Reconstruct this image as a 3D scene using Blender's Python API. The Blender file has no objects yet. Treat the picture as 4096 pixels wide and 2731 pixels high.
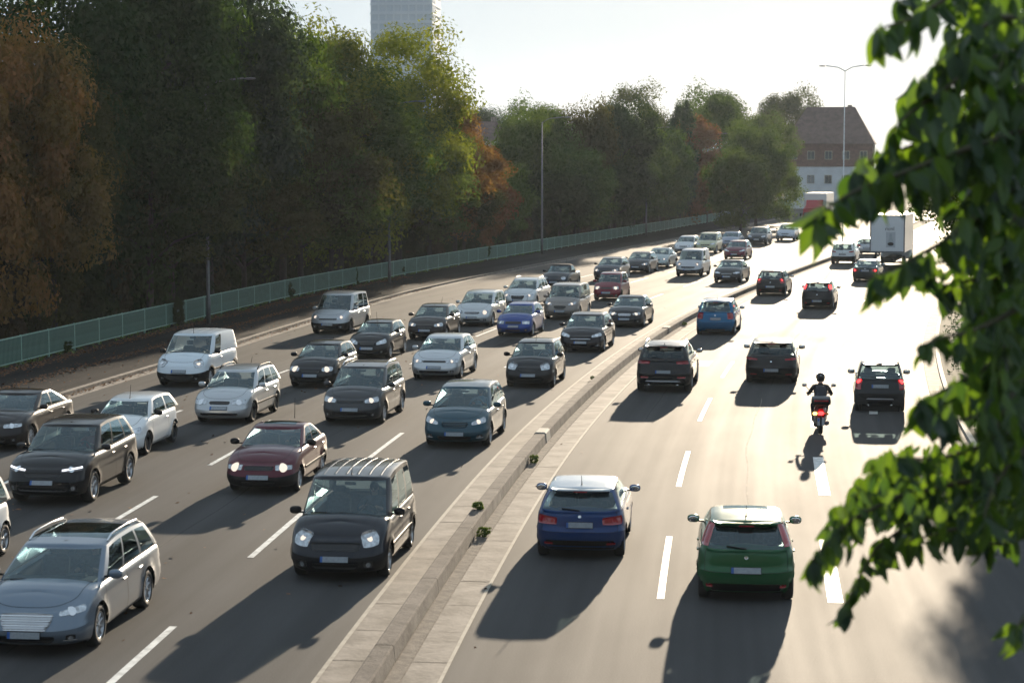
import bpy, math, random
import numpy as np
from mathutils import Vector, Matrix

random.seed(7)
RNG = np.random.default_rng(7)
SC = bpy.context.scene
COL = SC.collection
rad = math.radians

# ------------------------------------------------------------------ camera
CAM_H = 7.635
PITCH = math.atan((1365.5 - 661.87) / 7929.2)
cam_data = bpy.data.cameras.new("camera")
cam = bpy.data.objects.new("camera", cam_data)
COL.objects.link(cam)
cam.location = (0, 0, CAM_H)
cam.rotation_euler = (math.pi / 2 - PITCH, 0, 0)
cam_data.sensor_width = 36.0
cam_data.lens = 36.0 * 7929.2 / 4096.0
cam_data.clip_start = 0.1
cam_data.clip_end = 6000
cam_data.dof.use_dof = True
cam_data.dof.focus_distance = 62.0
cam_data.dof.aperture_fstop = 2.2
cam_data.dof.aperture_blades = 0
SC.camera = cam

# ------------------------------------------------------------------ sky and sun
SUN_AZ, SUN_EL = 11.3, 11.0
VEIL = (2.4, 3.0, 3.55)
HAZE = .0001
world = bpy.data.worlds.new("World")
SC.world = world
world.use_nodes = True
wn = world.node_tree
bg = wn.nodes["Background"]
sky = wn.nodes.new("ShaderNodeTexSky")
sky.sky_type = 'NISHITA'
sky.sun_disc = False
sky.sun_elevation = rad(SUN_EL)
sky.sun_rotation = rad(SUN_AZ)
sky.altitude = 50
sky.air_density = 1.0
sky.dust_density = 1.5
sky.ozone_density = 2.0
# thin high cloud over the whole dome: an even pale veil with faint streaks
_tc = wn.nodes.new('ShaderNodeTexCoord'); _mp = wn.nodes.new('ShaderNodeMapping'); _mp.inputs['Scale'].default_value = (1.2, 1.2, 7.0)
_nz = wn.nodes.new('ShaderNodeTexNoise'); _nz.inputs['Scale'].default_value = 1.6; _nz.inputs['Detail'].default_value = 5
_rp = wn.nodes.new('ShaderNodeMapRange'); _rp.inputs['From Min'].default_value = .3; _rp.inputs['From Max'].default_value = .7; _rp.inputs['To Min'].default_value = .966; _rp.inputs["To Max"].default_value = .980
_vm = wn.nodes.new('ShaderNodeMix'); _vm.data_type = 'RGBA'; _vm.inputs['B'].default_value = (VEIL[0], VEIL[1], VEIL[2], 1)
wn.links.new(_tc.outputs['Generated'], _mp.inputs[0]); wn.links.new(_mp.outputs[0], _nz.inputs['Vector']); wn.links.new(_nz.outputs['Fac'], _rp.inputs['Value'])
wn.links.new(_rp.outputs[0], _vm.inputs['Factor']); wn.links.new(sky.outputs[0], _vm.inputs['A']); wn.links.new(_vm.outputs['Result'], bg.inputs[0])
bg.inputs[1].default_value = 0.10
sun_data = bpy.data.lights.new("sun", 'SUN')
sun_data.energy = 5.0
sun_data.angle = rad(0.53)
sun_data.color = (1.0, 0.83, 0.62)
sun = bpy.data.objects.new("sun", sun_data)
COL.objects.link(sun)
sun.location = (60, 300, 120)
_d = Vector((math.sin(rad(SUN_AZ)) * math.cos(rad(SUN_EL)), math.cos(rad(SUN_AZ)) * math.cos(rad(SUN_EL)), math.sin(rad(SUN_EL))))
sun.rotation_euler = _d.to_track_quat('Z', 'Y').to_euler()

SC.view_settings.view_transform = 'Standard'
SC.view_settings.look = 'None'
SC.view_settings.exposure = 1.06
SC.view_settings.gamma = 1.0
SC.view_settings.use_curve_mapping = False
SC.render.engine = 'CYCLES'
SC.cycles.use_denoising = True
SC.cycles.max_bounces = 8
SC.cycles.transparent_max_bounces = 12
SC.cycles.volume_bounces = 0
SC.cycles.sample_clamp_indirect = 6
SC.cycles.sample_clamp_direct = 0

# ------------------------------------------------------------------ helpers
def tag(o, label=None, cat=None, group=None, kind=None):
    if label: o['label'] = label
    if cat: o['category'] = cat
    if group: o['group'] = group
    if kind: o['kind'] = kind
    return o

def mk_mesh(name, verts, faces, mats=None, smooth=False, midx=None, uv=None):
    me = bpy.data.meshes.new(name)
    me.from_pydata([tuple(map(float, v)) for v in verts], [], [tuple(int(i) for i in f) for f in faces])
    if mats:
        for m in (mats if isinstance(mats, (list, tuple)) else [mats]):
            me.materials.append(m)
    if smooth and len(me.polygons):
        me.polygons.foreach_set('use_smooth', np.ones(len(me.polygons), dtype=bool))
    if midx is not None:
        me.polygons.foreach_set('material_index', np.asarray(midx, dtype=np.int32))
    if uv is not None:
        l = me.uv_layers.new(name='UVMap')
        vi = np.zeros(len(me.loops), dtype=np.int32)
        me.loops.foreach_get('vertex_index', vi)
        l.data.foreach_set('uv', np.asarray(uv, dtype=np.float32)[vi].ravel())
    me.update()
    return me

def fast_quads(name, V, mat, smooth=False):
    """V: (n,4,3) loose quads."""
    n = len(V)
    me = bpy.data.meshes.new(name)
    me.vertices.add(4 * n)
    me.vertices.foreach_set('co', np.asarray(V, dtype=np.float32).ravel())
    me.loops.add(4 * n)
    me.loops.foreach_set('vertex_index', np.arange(4 * n, dtype=np.int32))
    me.polygons.add(n)
    me.polygons.foreach_set('loop_start', np.arange(0, 4 * n, 4, dtype=np.int32))
    me.polygons.foreach_set('loop_total', np.full(n, 4, dtype=np.int32))
    if smooth: me.polygons.foreach_set('use_smooth', np.ones(n, dtype=bool))
    me.materials.append(mat)
    me.update(calc_edges=True)
    me.validate()
    return me

def link(name, data, parent=None, loc=None, rot=None, scale=None):
    o = bpy.data.objects.new(name, data)
    COL.objects.link(o)
    if parent is not None: o.parent = parent
    if loc is not None: o.location = loc
    if rot is not None: o.rotation_euler = rot
    if scale is not None: o.scale = scale if hasattr(scale, '__len__') else (scale,) * 3
    return o

def empty(name, loc=(0, 0, 0), rz=0.0):
    o = bpy.data.objects.new(name, None)
    o.empty_display_size = 0.3
    COL.objects.link(o)
    o.location = loc
    o.rotation_euler = (0, 0, rz)
    return o

class MB:
    """collects simple shapes into one mesh"""
    def __init__(s): s.v = []; s.f = []; s.m = []
    def add(s, V, F, m=0):
        b = len(s.v)
        s.v += [tuple(map(float, p)) for p in V]
        s.f += [tuple(b + i for i in f) for f in F]
        s.m += [m] * len(F)
        return s
    def box(s, c, size, m=0, R=None, bev=0.0):
        hx, hy, hz = [q / 2 for q in size]
        b = min(bev, hx * .9, hy * .9, hz * .9)
        if b > 0:
            V = []; F = []
            # chamfered box: 24 verts
            idx = {}
            for sx in (-1, 1):
                for sy in (-1, 1):
                    for sz in (-1, 1):
                        for ax in range(3):
                            p = [sx * (hx - b), sy * (hy - b), sz * (hz - b)]
                            p[ax] = (sx, sy, sz)[ax] * (hx, hy, hz)[ax]
                            idx[(sx, sy, sz, ax)] = len(V); V.append(p)
            for ax in range(3):
                o1, o2 = [a for a in range(3) if a != ax]
                for sg in (-1, 1):
                    q = []
                    for a, c2 in ((-1, -1), (1, -1), (1, 1), (-1, 1)):
                        k = [0, 0, 0]; k[ax] = sg; k[o1] = a; k[o2] = c2
                        q.append(idx[(*k, ax)])
                    F.append(q)
            for ax in range(3):            # edges running along ax
                o1, o2 = [a for a in range(3) if a != ax]
                for a in (-1, 1):
                    for c2 in (-1, 1):
                        k0 = [0, 0, 0]; k1 = [0, 0, 0]
                        k0[ax] = -1; k1[ax] = 1
                        for k in (k0, k1): k[o1] = a; k[o2] = c2
                        F.append([idx[(*k0, o1)], idx[(*k1, o1)], idx[(*k1, o2)], idx[(*k0, o2)]])
            for sx in (-1, 1):
                for sy in (-1, 1):
                    for sz in (-1, 1):
                        F.append([idx[(sx, sy, sz, a)] for a in range(3)])
        else:
            V = [[x, y, z] for x in (-hx, hx) for y in (-hy, hy) for z in (-hz, hz)]
            F = [(0, 1, 3, 2), (4, 6, 7, 5), (0, 4, 5, 1), (2, 3, 7, 6), (0, 2, 6, 4), (1, 5, 7, 3)]
        if R is not None: V = [tuple(R @ Vector(p)) for p in V]
        return s.add([(p[0] + c[0], p[1] + c[1], p[2] + c[2]) for p in V], F, m)
    def tube(s, pts, r, n=8, m=0, cap=True):
        pts = [Vector(p) for p in pts]
        rs = r if hasattr(r, '__len__') else [r] * len(pts)
        V = []; F = []
        prev = None
        for i, p in enumerate(pts):
            t = (pts[min(i + 1, len(pts) - 1)] - pts[max(i - 1, 0)]).normalized()
            a = prev if prev is not None else (Vector((0, 0, 1)) if abs(t.z) < .9 else Vector((1, 0, 0)))
            x = (a - t * a.dot(t)).normalized(); y = t.cross(x); prev = x
            for k in range(n):
                q = 2 * math.pi * k / n
                V.append(p + (x * math.cos(q) + y * math.sin(q)) * rs[i])
        for i in range(len(pts) - 1):
            for k in range(n):
                F.append((i * n + k, i * n + (k + 1) % n, (i + 1) * n + (k + 1) % n, (i + 1) * n + k))
        if cap:
            F.append(tuple(range(n))[::-1]); F.append(tuple(range((len(pts) - 1) * n, len(pts) * n)))
        return s.add(V, F, m)
    def ball(s, c, r, m=0, nu=12, nv=8, e=1.0, R=None):
        rx, ry, rz = r if hasattr(r, '__len__') else (r, r, r)
        f = lambda q: math.copysign(abs(q) ** e, q)
        V = []; F = []
        for j in range(nv + 1):
            b = -math.pi / 2 + math.pi * j / nv
            for i in range(nu):
                a = 2 * math.pi * i / nu
                p = Vector((rx * f(math.cos(b)) * f(math.cos(a)), ry * f(math.cos(b)) * f(math.sin(a)), rz * f(math.sin(b))))
                if R is not None: p = R @ p
                V.append((p.x + c[0], p.y + c[1], p.z + c[2]))
        for j in range(nv):
            for i in range(nu):
                F.append((j * nu + i, j * nu + (i + 1) % nu, (j + 1) * nu + (i + 1) % nu, (j + 1) * nu + i))
        return s.add(V, F, m)
    def lathe(s, prof, n=20, m=0, c=(0, 0, 0), axis='y'):
        V = []; F = []
        for (r, h) in prof:
            for k in range(n):
                a = 2 * math.pi * k / n
                x, z = r * math.cos(a), r * math.sin(a)
                V.append((x + c[0], h + c[1], z + c[2]) if axis == 'y' else (x + c[0], z + c[1], h + c[2]) if axis == 'z' else (h + c[0], x + c[1], z + c[2]))
        for i in range(len(prof) - 1):
            for k in range(n):
                F.append((i * n + k, i * n + (k + 1) % n, (i + 1) * n + (k + 1) % n, (i + 1) * n + k))
        return s.add(V, F, m)
    def mesh(s, name, mats, smooth=False):
        return mk_mesh(name, s.v, s.f, mats, smooth, s.m)
    def build(s, name, mats, parent=None, smooth=False, **k):
        return link(name, s.mesh(name, mats, smooth), parent, **k)

# ------------------------------------------------------------------ materials
def new_mat(name):
    m = bpy.data.materials.new(name); m.use_nodes = True
    nt = m.node_tree
    return m, nt, nt.nodes['Principled BSDF']

def noise_col(nt, c0, c1, scale, detail=4, coords='Object', rough=.6, vec=None, lo=.35, hi=.65):
    tc = nt.nodes.new('ShaderNodeTexCoord')
    n = nt.nodes.new('ShaderNodeTexNoise'); n.inputs['Scale'].default_value = scale
    n.inputs['Detail'].default_value = detail; n.inputs['Roughness'].default_value = rough
    nt.links.new(vec if vec is not None else tc.outputs[coords], n.inputs['Vector'])
    r = nt.nodes.new('ShaderNodeValToRGB')
    r.color_ramp.elements[0].position = lo; r.color_ramp.elements[1].position = hi
    r.color_ramp.elements[0].color = (*c0, 1); r.color_ramp.elements[1].color = (*c1, 1)
    nt.links.new(n.outputs['Fac'], r.inputs['Fac'])
    return n, r

def plain(name, c, rough=.6, metal=0.0, var=.18, scale=6.0, coat=0.0, spec=.5, bump=0.0):
    m, nt, b = new_mat(name)
    lo = tuple(x * (1 - var) for x in c); hi = tuple(min(1, x * (1 + var)) for x in c)
    n, r = noise_col(nt, lo, hi, scale)
    nt.links.new(r.outputs[0], b.inputs['Base Color'])
    b.inputs['Roughness'].default_value = rough; b.inputs['Metallic'].default_value = metal
    b.inputs['Coat Weight'].default_value = coat; b.inputs['Coat Roughness'].default_value = .05
    b.inputs['Specular IOR Level'].default_value = spec
    if bump:
        bp = nt.nodes.new('ShaderNodeBump'); bp.inputs['Strength'].default_value = bump; bp.inputs['Distance'].default_value = .02
        n2, _ = noise_col(nt, (0, 0, 0), (1, 1, 1), scale * 6)
        nt.links.new(n2.outputs['Fac'], bp.inputs['Height']); nt.links.new(bp.outputs[0], b.inputs['Normal'])
    return m

_paint = {}
def paint(c, metal=.0, rough=.32):
    k = (tuple(c), metal, rough)
    if k in _paint: return _paint[k]
    m, nt, b = new_mat('car_paint')
    # dust film: slightly lighter and rougher in patches and low on the body
    n, r = noise_col(nt, c, tuple(.97 * x + .005 for x in c), 2.2, 5, lo=.4, hi=.75)
    nt.links.new(r.outputs[0], b.inputs['Base Color'])
    b.inputs['Metallic'].default_value = metal
    b.inputs['Roughness'].default_value = rough
    b.inputs['Coat Weight'].default_value = 1.0; b.inputs['Coat IOR'].default_value = 1.32; b.inputs['Specular IOR Level'].default_value = .12
    mp = nt.nodes.new('ShaderNodeMapRange')
    mp.inputs['To Min'].default_value = .04; mp.inputs['To Max'].default_value = .16
    nt.links.new(n.outputs['Fac'], mp.inputs['Value']); nt.links.new(mp.outputs[0], b.inputs['Coat Roughness'])
    _paint[k] = m
    return m

def glass_mat(name, tint, refl=.06):
    m, nt, b = new_mat(name)
    nt.nodes.remove(b)
    out = nt.nodes['Material Output']
    tr = nt.nodes.new('ShaderNodeBsdfTransparent'); tr.inputs[0].default_value = (*tint, 1)
    gl = nt.nodes.new('ShaderNodeBsdfGlossy'); gl.inputs[0].default_value = (.78, .94, 1, 1); gl.inputs['Roughness'].default_value = .02
    fr = nt.nodes.new('ShaderNodeFresnel')      # a thin pane: the same mirror strength from both faces
    ge = nt.nodes.new('ShaderNodeNewGeometry'); io = nt.nodes.new('ShaderNodeMapRange')
    io.inputs['To Min'].default_value = 1.5; io.inputs['To Max'].default_value = 1 / 1.5
    nt.links.new(ge.outputs['Backfacing'], io.inputs['Value']); nt.links.new(io.outputs[0], fr.inputs[0])
    ad = nt.nodes.new('ShaderNodeMath'); ad.operation = 'ADD'; ad.use_clamp = True; ad.inputs[1].default_value = refl
    mx = nt.nodes.new('ShaderNodeMixShader')
    nt.links.new(fr.outputs[0], ad.inputs[0]); nt.links.new(ad.outputs[0], mx.inputs[0])
    nt.links.new(tr.outputs[0], mx.inputs[1]); nt.links.new(gl.outputs[0], mx.inputs[2])
    nt.links.new(mx.outputs[0], out.inputs['Surface'])
    return m

def emit_mat(name, c, strength, base=(.5, .5, .5)):
    m, nt, b = new_mat(name)
    b.inputs['Base Color'].default_value = (*base, 1)
    b.inputs['Emission Color'].default_value = (*c, 1); b.inputs['Emission Strength'].default_value = strength
    b.inputs['Roughness'].default_value = .15
    return m

M = {}
M['trim'] = plain('black_plastic', (.010, .010, .011), .55, var=.1, spec=.25)
M['rubber'] = plain('rubber', (.016, .016, .016), .75, var=.25)
M['under'] = plain('underbody', (.01, .01, .01), .9)
M['rim'] = plain('alloy', (.42, .43, .45), .3, .85, var=.05)
M['rim_dark'] = plain('steel_rim', (.03, .03, .032), .5, .3)
M['chrome'] = plain('chrome', (.7, .71, .73), .12, 1.0, var=.03)
M['glass'] = glass_mat('car_glass', (.50, .60, .62), .05)
M['glass_dark'] = glass_mat('privacy_glass', (.12, .13, .135), .01)
M['grille'] = plain('grille', (.01, .01, .011), .4, var=.3, scale=60)
M['plate'] = plain('plate_white', (.26, .29, .32), .45, var=.12, scale=22)
M['plate_blue'] = plain('plate_blue', (.02, .10, .36), .45)
M['lens'] = plain('lamp_lens', (.46, .49, .52), .12, .55, var=.35, scale=14, coat=1.0)
M['lens_dark'] = plain('lamp_bezel', (.05, .05, .055), .15, .2, coat=1.0)
M['lamp_warm'] = emit_mat('lamp_lit', (1.0, .78, .60), .42, (.6, .55, .5))
M['lamp_cool'] = emit_mat('daylight_lamp', (.92, .93, 1.0), .9)
M['lamp_orange'] = emit_mat('indicator_lit', (1.0, .5, .12), 3.0, (.5, .2, .05))
M['red_lens'] = plain('red_lens', (.30, .008, .016), .14, var=.2, coat=1.0)
M['red_lit'] = emit_mat('tail_lamp_lit', (1.0, .03, .03), 3.0, (.4, .01, .01))
M['cabin'] = plain('cabin_plastic', (.03, .031, .034), .7)
M['seat'] = plain('seat_cloth', (.055, .058, .064), .85, var=.25, scale=20)
M['seat_tan'] = plain('seat_leather', (.16, .12, .09), .6)
M['canvas'] = plain('canvas_roof', (.028, .028, .034), .85, var=.2)
M['mirror'] = plain('mirror_glass', (.8, .82, .85), .03, 1.0, var=.01)
M['skin'] = plain('skin', (.42, .24, .17), .5, var=.08)
M['skin_dark'] = plain('skin_tanned', (.30, .16, .11), .5, var=.08)
M['hair'] = plain('hair', (.03, .02, .014), .5)
M['hair_grey'] = plain('hair_grey', (.25, .24, .23), .5)
M['jeans'] = plain('jeans', (.025, .03, .05), .85)
M['concrete'] = plain('concrete', (.125, .108, .092), .85, var=.55, scale=1.6, bump=.4)
M['concrete_dark'] = plain('concrete_weathered', (.14, .12, .105), .9, var=.4, scale=3.0, bump=.5)
M['concrete_pale'] = plain('concrete_pale', (.38, .35, .30), .85, var=.12, scale=4)
M['dirt'] = plain('dirt', (.12, .10, .082), .95, var=.4, scale=6, bump=.5)
M['line'] = plain('road_paint', (.58, .58, .56), .6, var=.3, scale=5)
M['line_worn'] = plain('edge_line', (.25, .225, .185), .8, var=.2, scale=5)
M['fence_green'] = plain('fence_paint', (.085, .17, .14), .5, var=.15, scale=3)
M['fence_rail'] = plain('fence_rail_paint', (.22, .38, .31), .45, var=.15, scale=3)
M['mast'] = plain('mast_with_glow', (.58, .60, .62), .5, .2)  # sky glow put into the colour, so paler than the other poles
M['steel'] = plain('galvanised_steel', (.13, .135, .14), .55, .4, var=.15)
M['bark'] = plain('bark', (.032, .025, .020), .9, var=.35, scale=5, bump=.6)
M['twig'] = plain('twig', (.055, .05, .025), .8)
# ------------------------------------------------------------------ road axis: s along the road, d to the right of the barrier face
_HD = [(-60, 3.0), (20, 4.6), (45, 6.6), (60, 8.6), (80, 10.6), (100, 13.0), (125, 15.6), (160, 16.2), (220, 15.2), (420, 15.0), (900, 15.0)]
def heading(s): return rad(float(np.interp(s, [a for a, _ in _HD], [b for _, b in _HD])))
_N = np.arange(-60, 701)
_X = np.zeros(len(_N)); _Y = np.zeros(len(_N)); _i0 = 114
for _i in range(_i0 + 1, len(_N)):
    _h = heading(_N[_i] - .5); _X[_i] = _X[_i - 1] + math.sin(_h); _Y[_i] = _Y[_i - 1] + math.cos(_h)
for _i in range(_i0 - 1, -1, -1):
    _h = heading(_N[_i] + .5); _X[_i] = _X[_i + 1] - math.sin(_h); _Y[_i] = _Y[_i + 1] - math.cos(_h)
_X += .9; _Y += 53.9
def RP(s, d, z=0.0):
    x = float(np.interp(s, _N, _X)); y = float(np.interp(s, _N, _Y)); h = heading(s)
    return (x + d * math.cos(h), y - d * math.sin(h), z)
def SD(p):
    k = int(np.argmin((_X - p[0]) ** 2 + (_Y - p[1]) ** 2)); h = heading(_N[k]); dx = p[0] - _X[k]; dy = p[1] - _Y[k]
    return _N[k] + dx * math.sin(h) + dy * math.cos(h), dx * math.cos(h) - dy * math.sin(h)
def itp(tab):
    a = [q[0] for q in tab]; b = [q[1] for q in tab]
    return lambda s: float(np.interp(s, a, b))
d_edge = itp([(-20, -16.6), (62, -16.8), (80, -16.95), (92, -17.6), (115, -19.2), (130, -19.8), (168, -20.4), (300, -20.8)])
d_fence = itp([(-20, -22.3), (70, -22.6), (90, -23.3), (108, -24.4), (130, -25.4), (150, -26.0), (217, -26.8), (300, -27.4)])
d_kerb = itp([(-20, 15.5), (20, 14.0), (40, 11.6), (50, 11.0), (66, 11.1), (90, 11.35), (105, 11.45), (120, 11.75), (150, 13.0), (300, 14)])

def ribbon(name, s0, s1, dl, dr, z0=0.0, z1=None, mat=None, step=2.0, parent=None, cols=1, thick=None):
    """a sheet along the road between offsets dl(s) and dr(s); with thick it gets side faces going down"""
    f = lambda q: q if callable(q) else (lambda s, q=q: q)
    dl, dr = f(dl), f(dr); z1 = z0 if z1 is None else z1
    n = max(1, int(math.ceil((s1 - s0) / step)))
    V = []; F = []; UV = []
    row = []
    for i in range(n + 1):
        s = s0 + (s1 - s0) * i / n
        pts = []
        for c in range(cols + 1):
            q = c / cols
            d = dl(s) * (1 - q) + dr(s) * q
            pts.append((RP(s, d, z0 * (1 - q) + z1 * q), (s, d)))
        if thick:
            a, b = pts[0], pts[-1]
            pts = [((a[0][0], a[0][1], a[0][2] - thick), (s, a[1][1] - thick))] + pts + [((b[0][0], b[0][1], b[0][2] - thick), (s, b[1][1] + thick))]
        for p, uv in pts: V.append(p); UV.append(uv)
        row.append(len(pts))
    w = row[0]
    for i in range(n):
        for c in range(w - 1):
            F.append((i * w + c, i * w + c + 1, (i + 1) * w + c + 1, (i + 1) * w + c))
    if thick:
        F.append(tuple(range(w))[::-1]); F.append(tuple(range(n * w, n * w + w)))
    return link(name, mk_mesh(name, V, F, mat, False, None, UV), parent)

def asphalt(name, base, gloss, spec=.062):
    m, nt, b = new_mat(name)
    uv = nt.nodes.new('ShaderNodeUVMap'); uv.uv_map = 'UVMap'
    tc = nt.nodes.new('ShaderNodeTexCoord')
    # wheel tracks and oil: long noise along s
    mp = nt.nodes.new('ShaderNodeMapping'); mp.inputs['Scale'].default_value = (.016, .95, 1)
    nt.links.new(uv.outputs[0], mp.inputs[0])
    n1, r1 = noise_col(nt, (0, 0, 0), (1, 1, 1), 1.0, 3, vec=mp.outputs[0], lo=.25, hi=.78)
    mp2 = nt.nodes.new('ShaderNodeMapping'); mp2.inputs['Scale'].default_value = (.12, .5, 1)
    nt.links.new(uv.outputs[0], mp2.inputs[0])
    n2, r2 = noise_col(nt, (0, 0, 0), (1, 1, 1), 1.0, 6, vec=mp2.outputs[0], lo=.3, hi=.72)
    n3, r3 = noise_col(nt, (0, 0, 0), (1, 1, 1), 38.0, 3, vec=uv.outputs[0], lo=.3, hi=.75)
    ad = nt.nodes.new('ShaderNodeMath'); ad.operation = 'MULTIPLY_ADD'; ad.inputs[1].default_value = .55
    ad2 = nt.nodes.new('ShaderNodeMath'); ad2.operation = 'MULTIPLY_ADD'; ad2.inputs[1].default_value = .25
    m3 = nt.nodes.new('ShaderNodeMath'); m3.operation = 'MULTIPLY'; m3.inputs[1].default_value = .30
    nt.links.new(r3.outputs[0], m3.inputs[0])
    nt.links.new(r2.outputs[0], ad2.inputs[0]); nt.links.new(m3.outputs[0], ad2.inputs[2])
    nt.links.new(r1.outputs[0], ad.inputs[0]); nt.links.new(ad2.outputs[0], ad.inputs[2])
    cr = nt.nodes.new('ShaderNodeValToRGB')
    cr.color_ramp.elements[0].color = (*[x * .48 for x in base], 1); cr.color_ramp.elements[1].color = (*[x * 1.5 for x in base], 1)
    nt.links.new(ad.outputs[0], cr.inputs[0]); nt.links.new(cr.outputs[0], b.inputs['Base Color'])
    mr = nt.nodes.new('ShaderNodeMapRange'); mr.inputs['To Min'].default_value = gloss + .07; mr.inputs['To Max'].default_value = gloss - .07
    nt.links.new(ad.outputs[0], mr.inputs['Value']); nt.links.new(mr.outputs[0], b.inputs['Roughness'])
    b.inputs['Specular IOR Level'].default_value = spec
    bp = nt.nodes.new('ShaderNodeBump'); bp.inputs['Strength'].default_value = .22; bp.inputs['Distance'].default_value = .008
    n4, _ = noise_col(nt, (0, 0, 0), (1, 1, 1), 26.0, 4, vec=uv.outputs[0])
    nt.links.new(n4.outputs['Fac'], bp.inputs['Height']); nt.links.new(bp.outputs[0], b.inputs['Normal'])
    return m
M['asphalt'] = asphalt('asphalt', (.062, .061, .061), .75)
M['asphalt_path'] = asphalt('path_asphalt', (.022, .021, .022), .64, spec=.05)

# ------------------------------------------------------------------ ground, carriageways, path
m, nt, b = new_mat('grassy_soil')
n, r = noise_col(nt, (.030, .034, .014), (.075, .062, .034), .6, 8)
nt.links.new(r.outputs[0], b.inputs['Base Color']); b.inputs['Roughness'].default_value = .95
M['soil'] = m
g = mk_mesh('ground', [(-1500, -200, -.12), (1500, -200, -.12), (1500, 3000, -.12), (-1500, 3000, -.12)], [(0, 1, 2, 3)], M['soil'])
tag(link('ground', g), 'grassy soil beside and beyond the road', kind='structure')

road_l = ribbon('road', -25, 330, d_edge, -1.05, 0, 0, M['asphalt'], 2, cols=6)
tag(road_l, 'left carriageway of dark asphalt carrying oncoming traffic', kind='structure')
road_r = ribbon('road', -25, 330, .85, d_kerb, 0, 0, M['asphalt'], 2, cols=6)
tag(road_r, 'right carriageway of sunlit asphalt leading away', kind='structure')
jx = mk_mesh('road', [RP(286, -60, -.004), RP(286, 60, -.004), RP(345, 60, -.004), RP(345, -60, -.004)], [(0, 1, 2, 3)], M['asphalt'], uv=[(0, 0), (120, 0), (120, 60), (0, 60)])
tag(link('road', jx), 'bright side street crossing in front of the far house', kind='structure')

path = ribbon('footpath', -25, 287, lambda s: d_fence(s) - .25, lambda s: d_edge(s) - .72, .10, .10, M['asphalt_path'], 2, cols=3)
tag(path, 'dark asphalt footpath strewn with leaves beside the fence', kind='structure')
gut = tag(empty('gutter_strip'), 'pale concrete gutter between footpath and road', kind='structure')
for i in range(-6, 72):
    s = i * 4.0
    ribbon('gutter_slab', s + .02, s + 3.98, lambda q: d_edge(q) - .48, lambda q: d_edge(q), .006, .006, M['concrete_dark'], 2, gut)
ks = tag(empty('kerb'), 'concrete kerb stones along the footpath', kind='structure')
for i in range(-12, 190):
    s = i * 1.5
    ribbon('kerb_stone', s + .008, s + 1.492, lambda q: d_edge(q) - .72, lambda q: d_edge(q) - .485, .115, .115, M['concrete_dark'], 2, ks, thick=.24)
# concrete margins either side of the barrier
ml = tag(empty('concrete_margin'), 'concrete slabs between left carriageway and barrier', kind='structure')
mr_ = tag(empty('concrete_margin'), 'jointed concrete slabs along the right foot of the barrier', kind='structure')
for i in range(-8, 90):
    s = i * 2.0
    ribbon('slab', s + .012, s + 1.988, -1.0, -.375, .010 + random.uniform(-.003, .003), None, M['concrete'], 1, ml)
    ribbon('slab', s + .012, s + 1.988, .26, .80, .010 + random.uniform(-.003, .003), None, M['concrete'], 1, mr_)
ribbon('joint_bed', -20, 185, -1.05, -.36, .002, .002, M['dirt'], 2, ml)
ribbon('joint_bed', -20, 185, .0, .85, .002, .002, M['dirt'], 2, mr_)
ribbon('edge_line', -20, 185, -1.06, -.985, .016, .016, M['line_worn'], 2, ml)
ribbon('edge_line', -20, 185, .805, .865, .016, .016, M['line_worn'], 2, mr_)
ribbon('dirt_bank', -20, 185, .03, .24, .035, .012, M['dirt'], 1, mr_)
# low concrete barrier in lengths
wall = tag(empty('barrier_wall', (0, 0, 0)), 'low weathered concrete barrier wall dividing the two carriageways', 'barrier')
def barrier_len(s0, s1, mat, h=.27, w=.36, grow=0.0):
    n = max(1, int((s1 - s0) / 1.5)); V = []; F = []
    prof = [(-w + .0 - grow, -.05), (-w + .03 - grow, h - .02), (-w + .06, h + grow), (-.06, h + grow), (-.03 + grow, h - .02), (grow, -.05)]
    for i in range(n + 1):
        s = s0 + (s1 - s0) * i / n
        for d, z in prof: V.append(RP(s, d, z))
    k = len(prof)
    for i in range(n):
        for c in range(k - 1): F.append((i * k + c, i * k + c + 1, (i + 1) * k + c + 1, (i + 1) * k + c))
    F.append(tuple(range(k))[::-1]); F.append(tuple(range(n * k, n * k + k)))
    mi = [1 if (q < n * (k - 1) and q % (k - 1) in (1, 2, 3)) else 0 for q in range(len(F))]
    return link('wall_segment', mk_mesh('wall_segment', V, F, [mat, mat if mat is M['concrete_pale'] else M['wall_top']], False, mi), wall)
m, nt, b = new_mat('barrier_concrete')
n, r = noise_col(nt, (.06, .05, .043), (.20, .175, .15), 1.6, 8, lo=.3, hi=.7)
nt.links.new(r.outputs[0], b.inputs['Base Color']); b.inputs['Roughness'].default_value = .9
bp = nt.nodes.new('ShaderNodeBump'); bp.inputs['Strength'].default_value = .5; bp.inputs['Distance'].default_value = .03
n2, _ = noise_col(nt, (0, 0, 0), (1, 1, 1), 14); nt.links.new(n2.outputs['Fac'], bp.inputs['Height']); nt.links.new(bp.outputs[0], b.inputs['Normal'])
M['barrier'] = m
M['wall_top'] = plain('weathered_wall_top', (.088, .072, .062), .95, var=.45, scale=2.2, bump=.6)
_s = -20.0
_cuts = [(54.4, 55.3), (90.6, 91.4)]
while _s < 182:
    e = _s + 5.0
    hit = [c for c in _cuts if _s < c[0] < e]
    if hit:
        c = hit[0]
        barrier_len(_s + .012, c[0], M['barrier']); barrier_len(c[0] + .01, c[1] - .01, M['concrete_pale'], .285, .36, .015)
        _s = c[1]; continue
    barrier_len(_s + .012, e - .012, M['barrier']); _s = e
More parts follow.
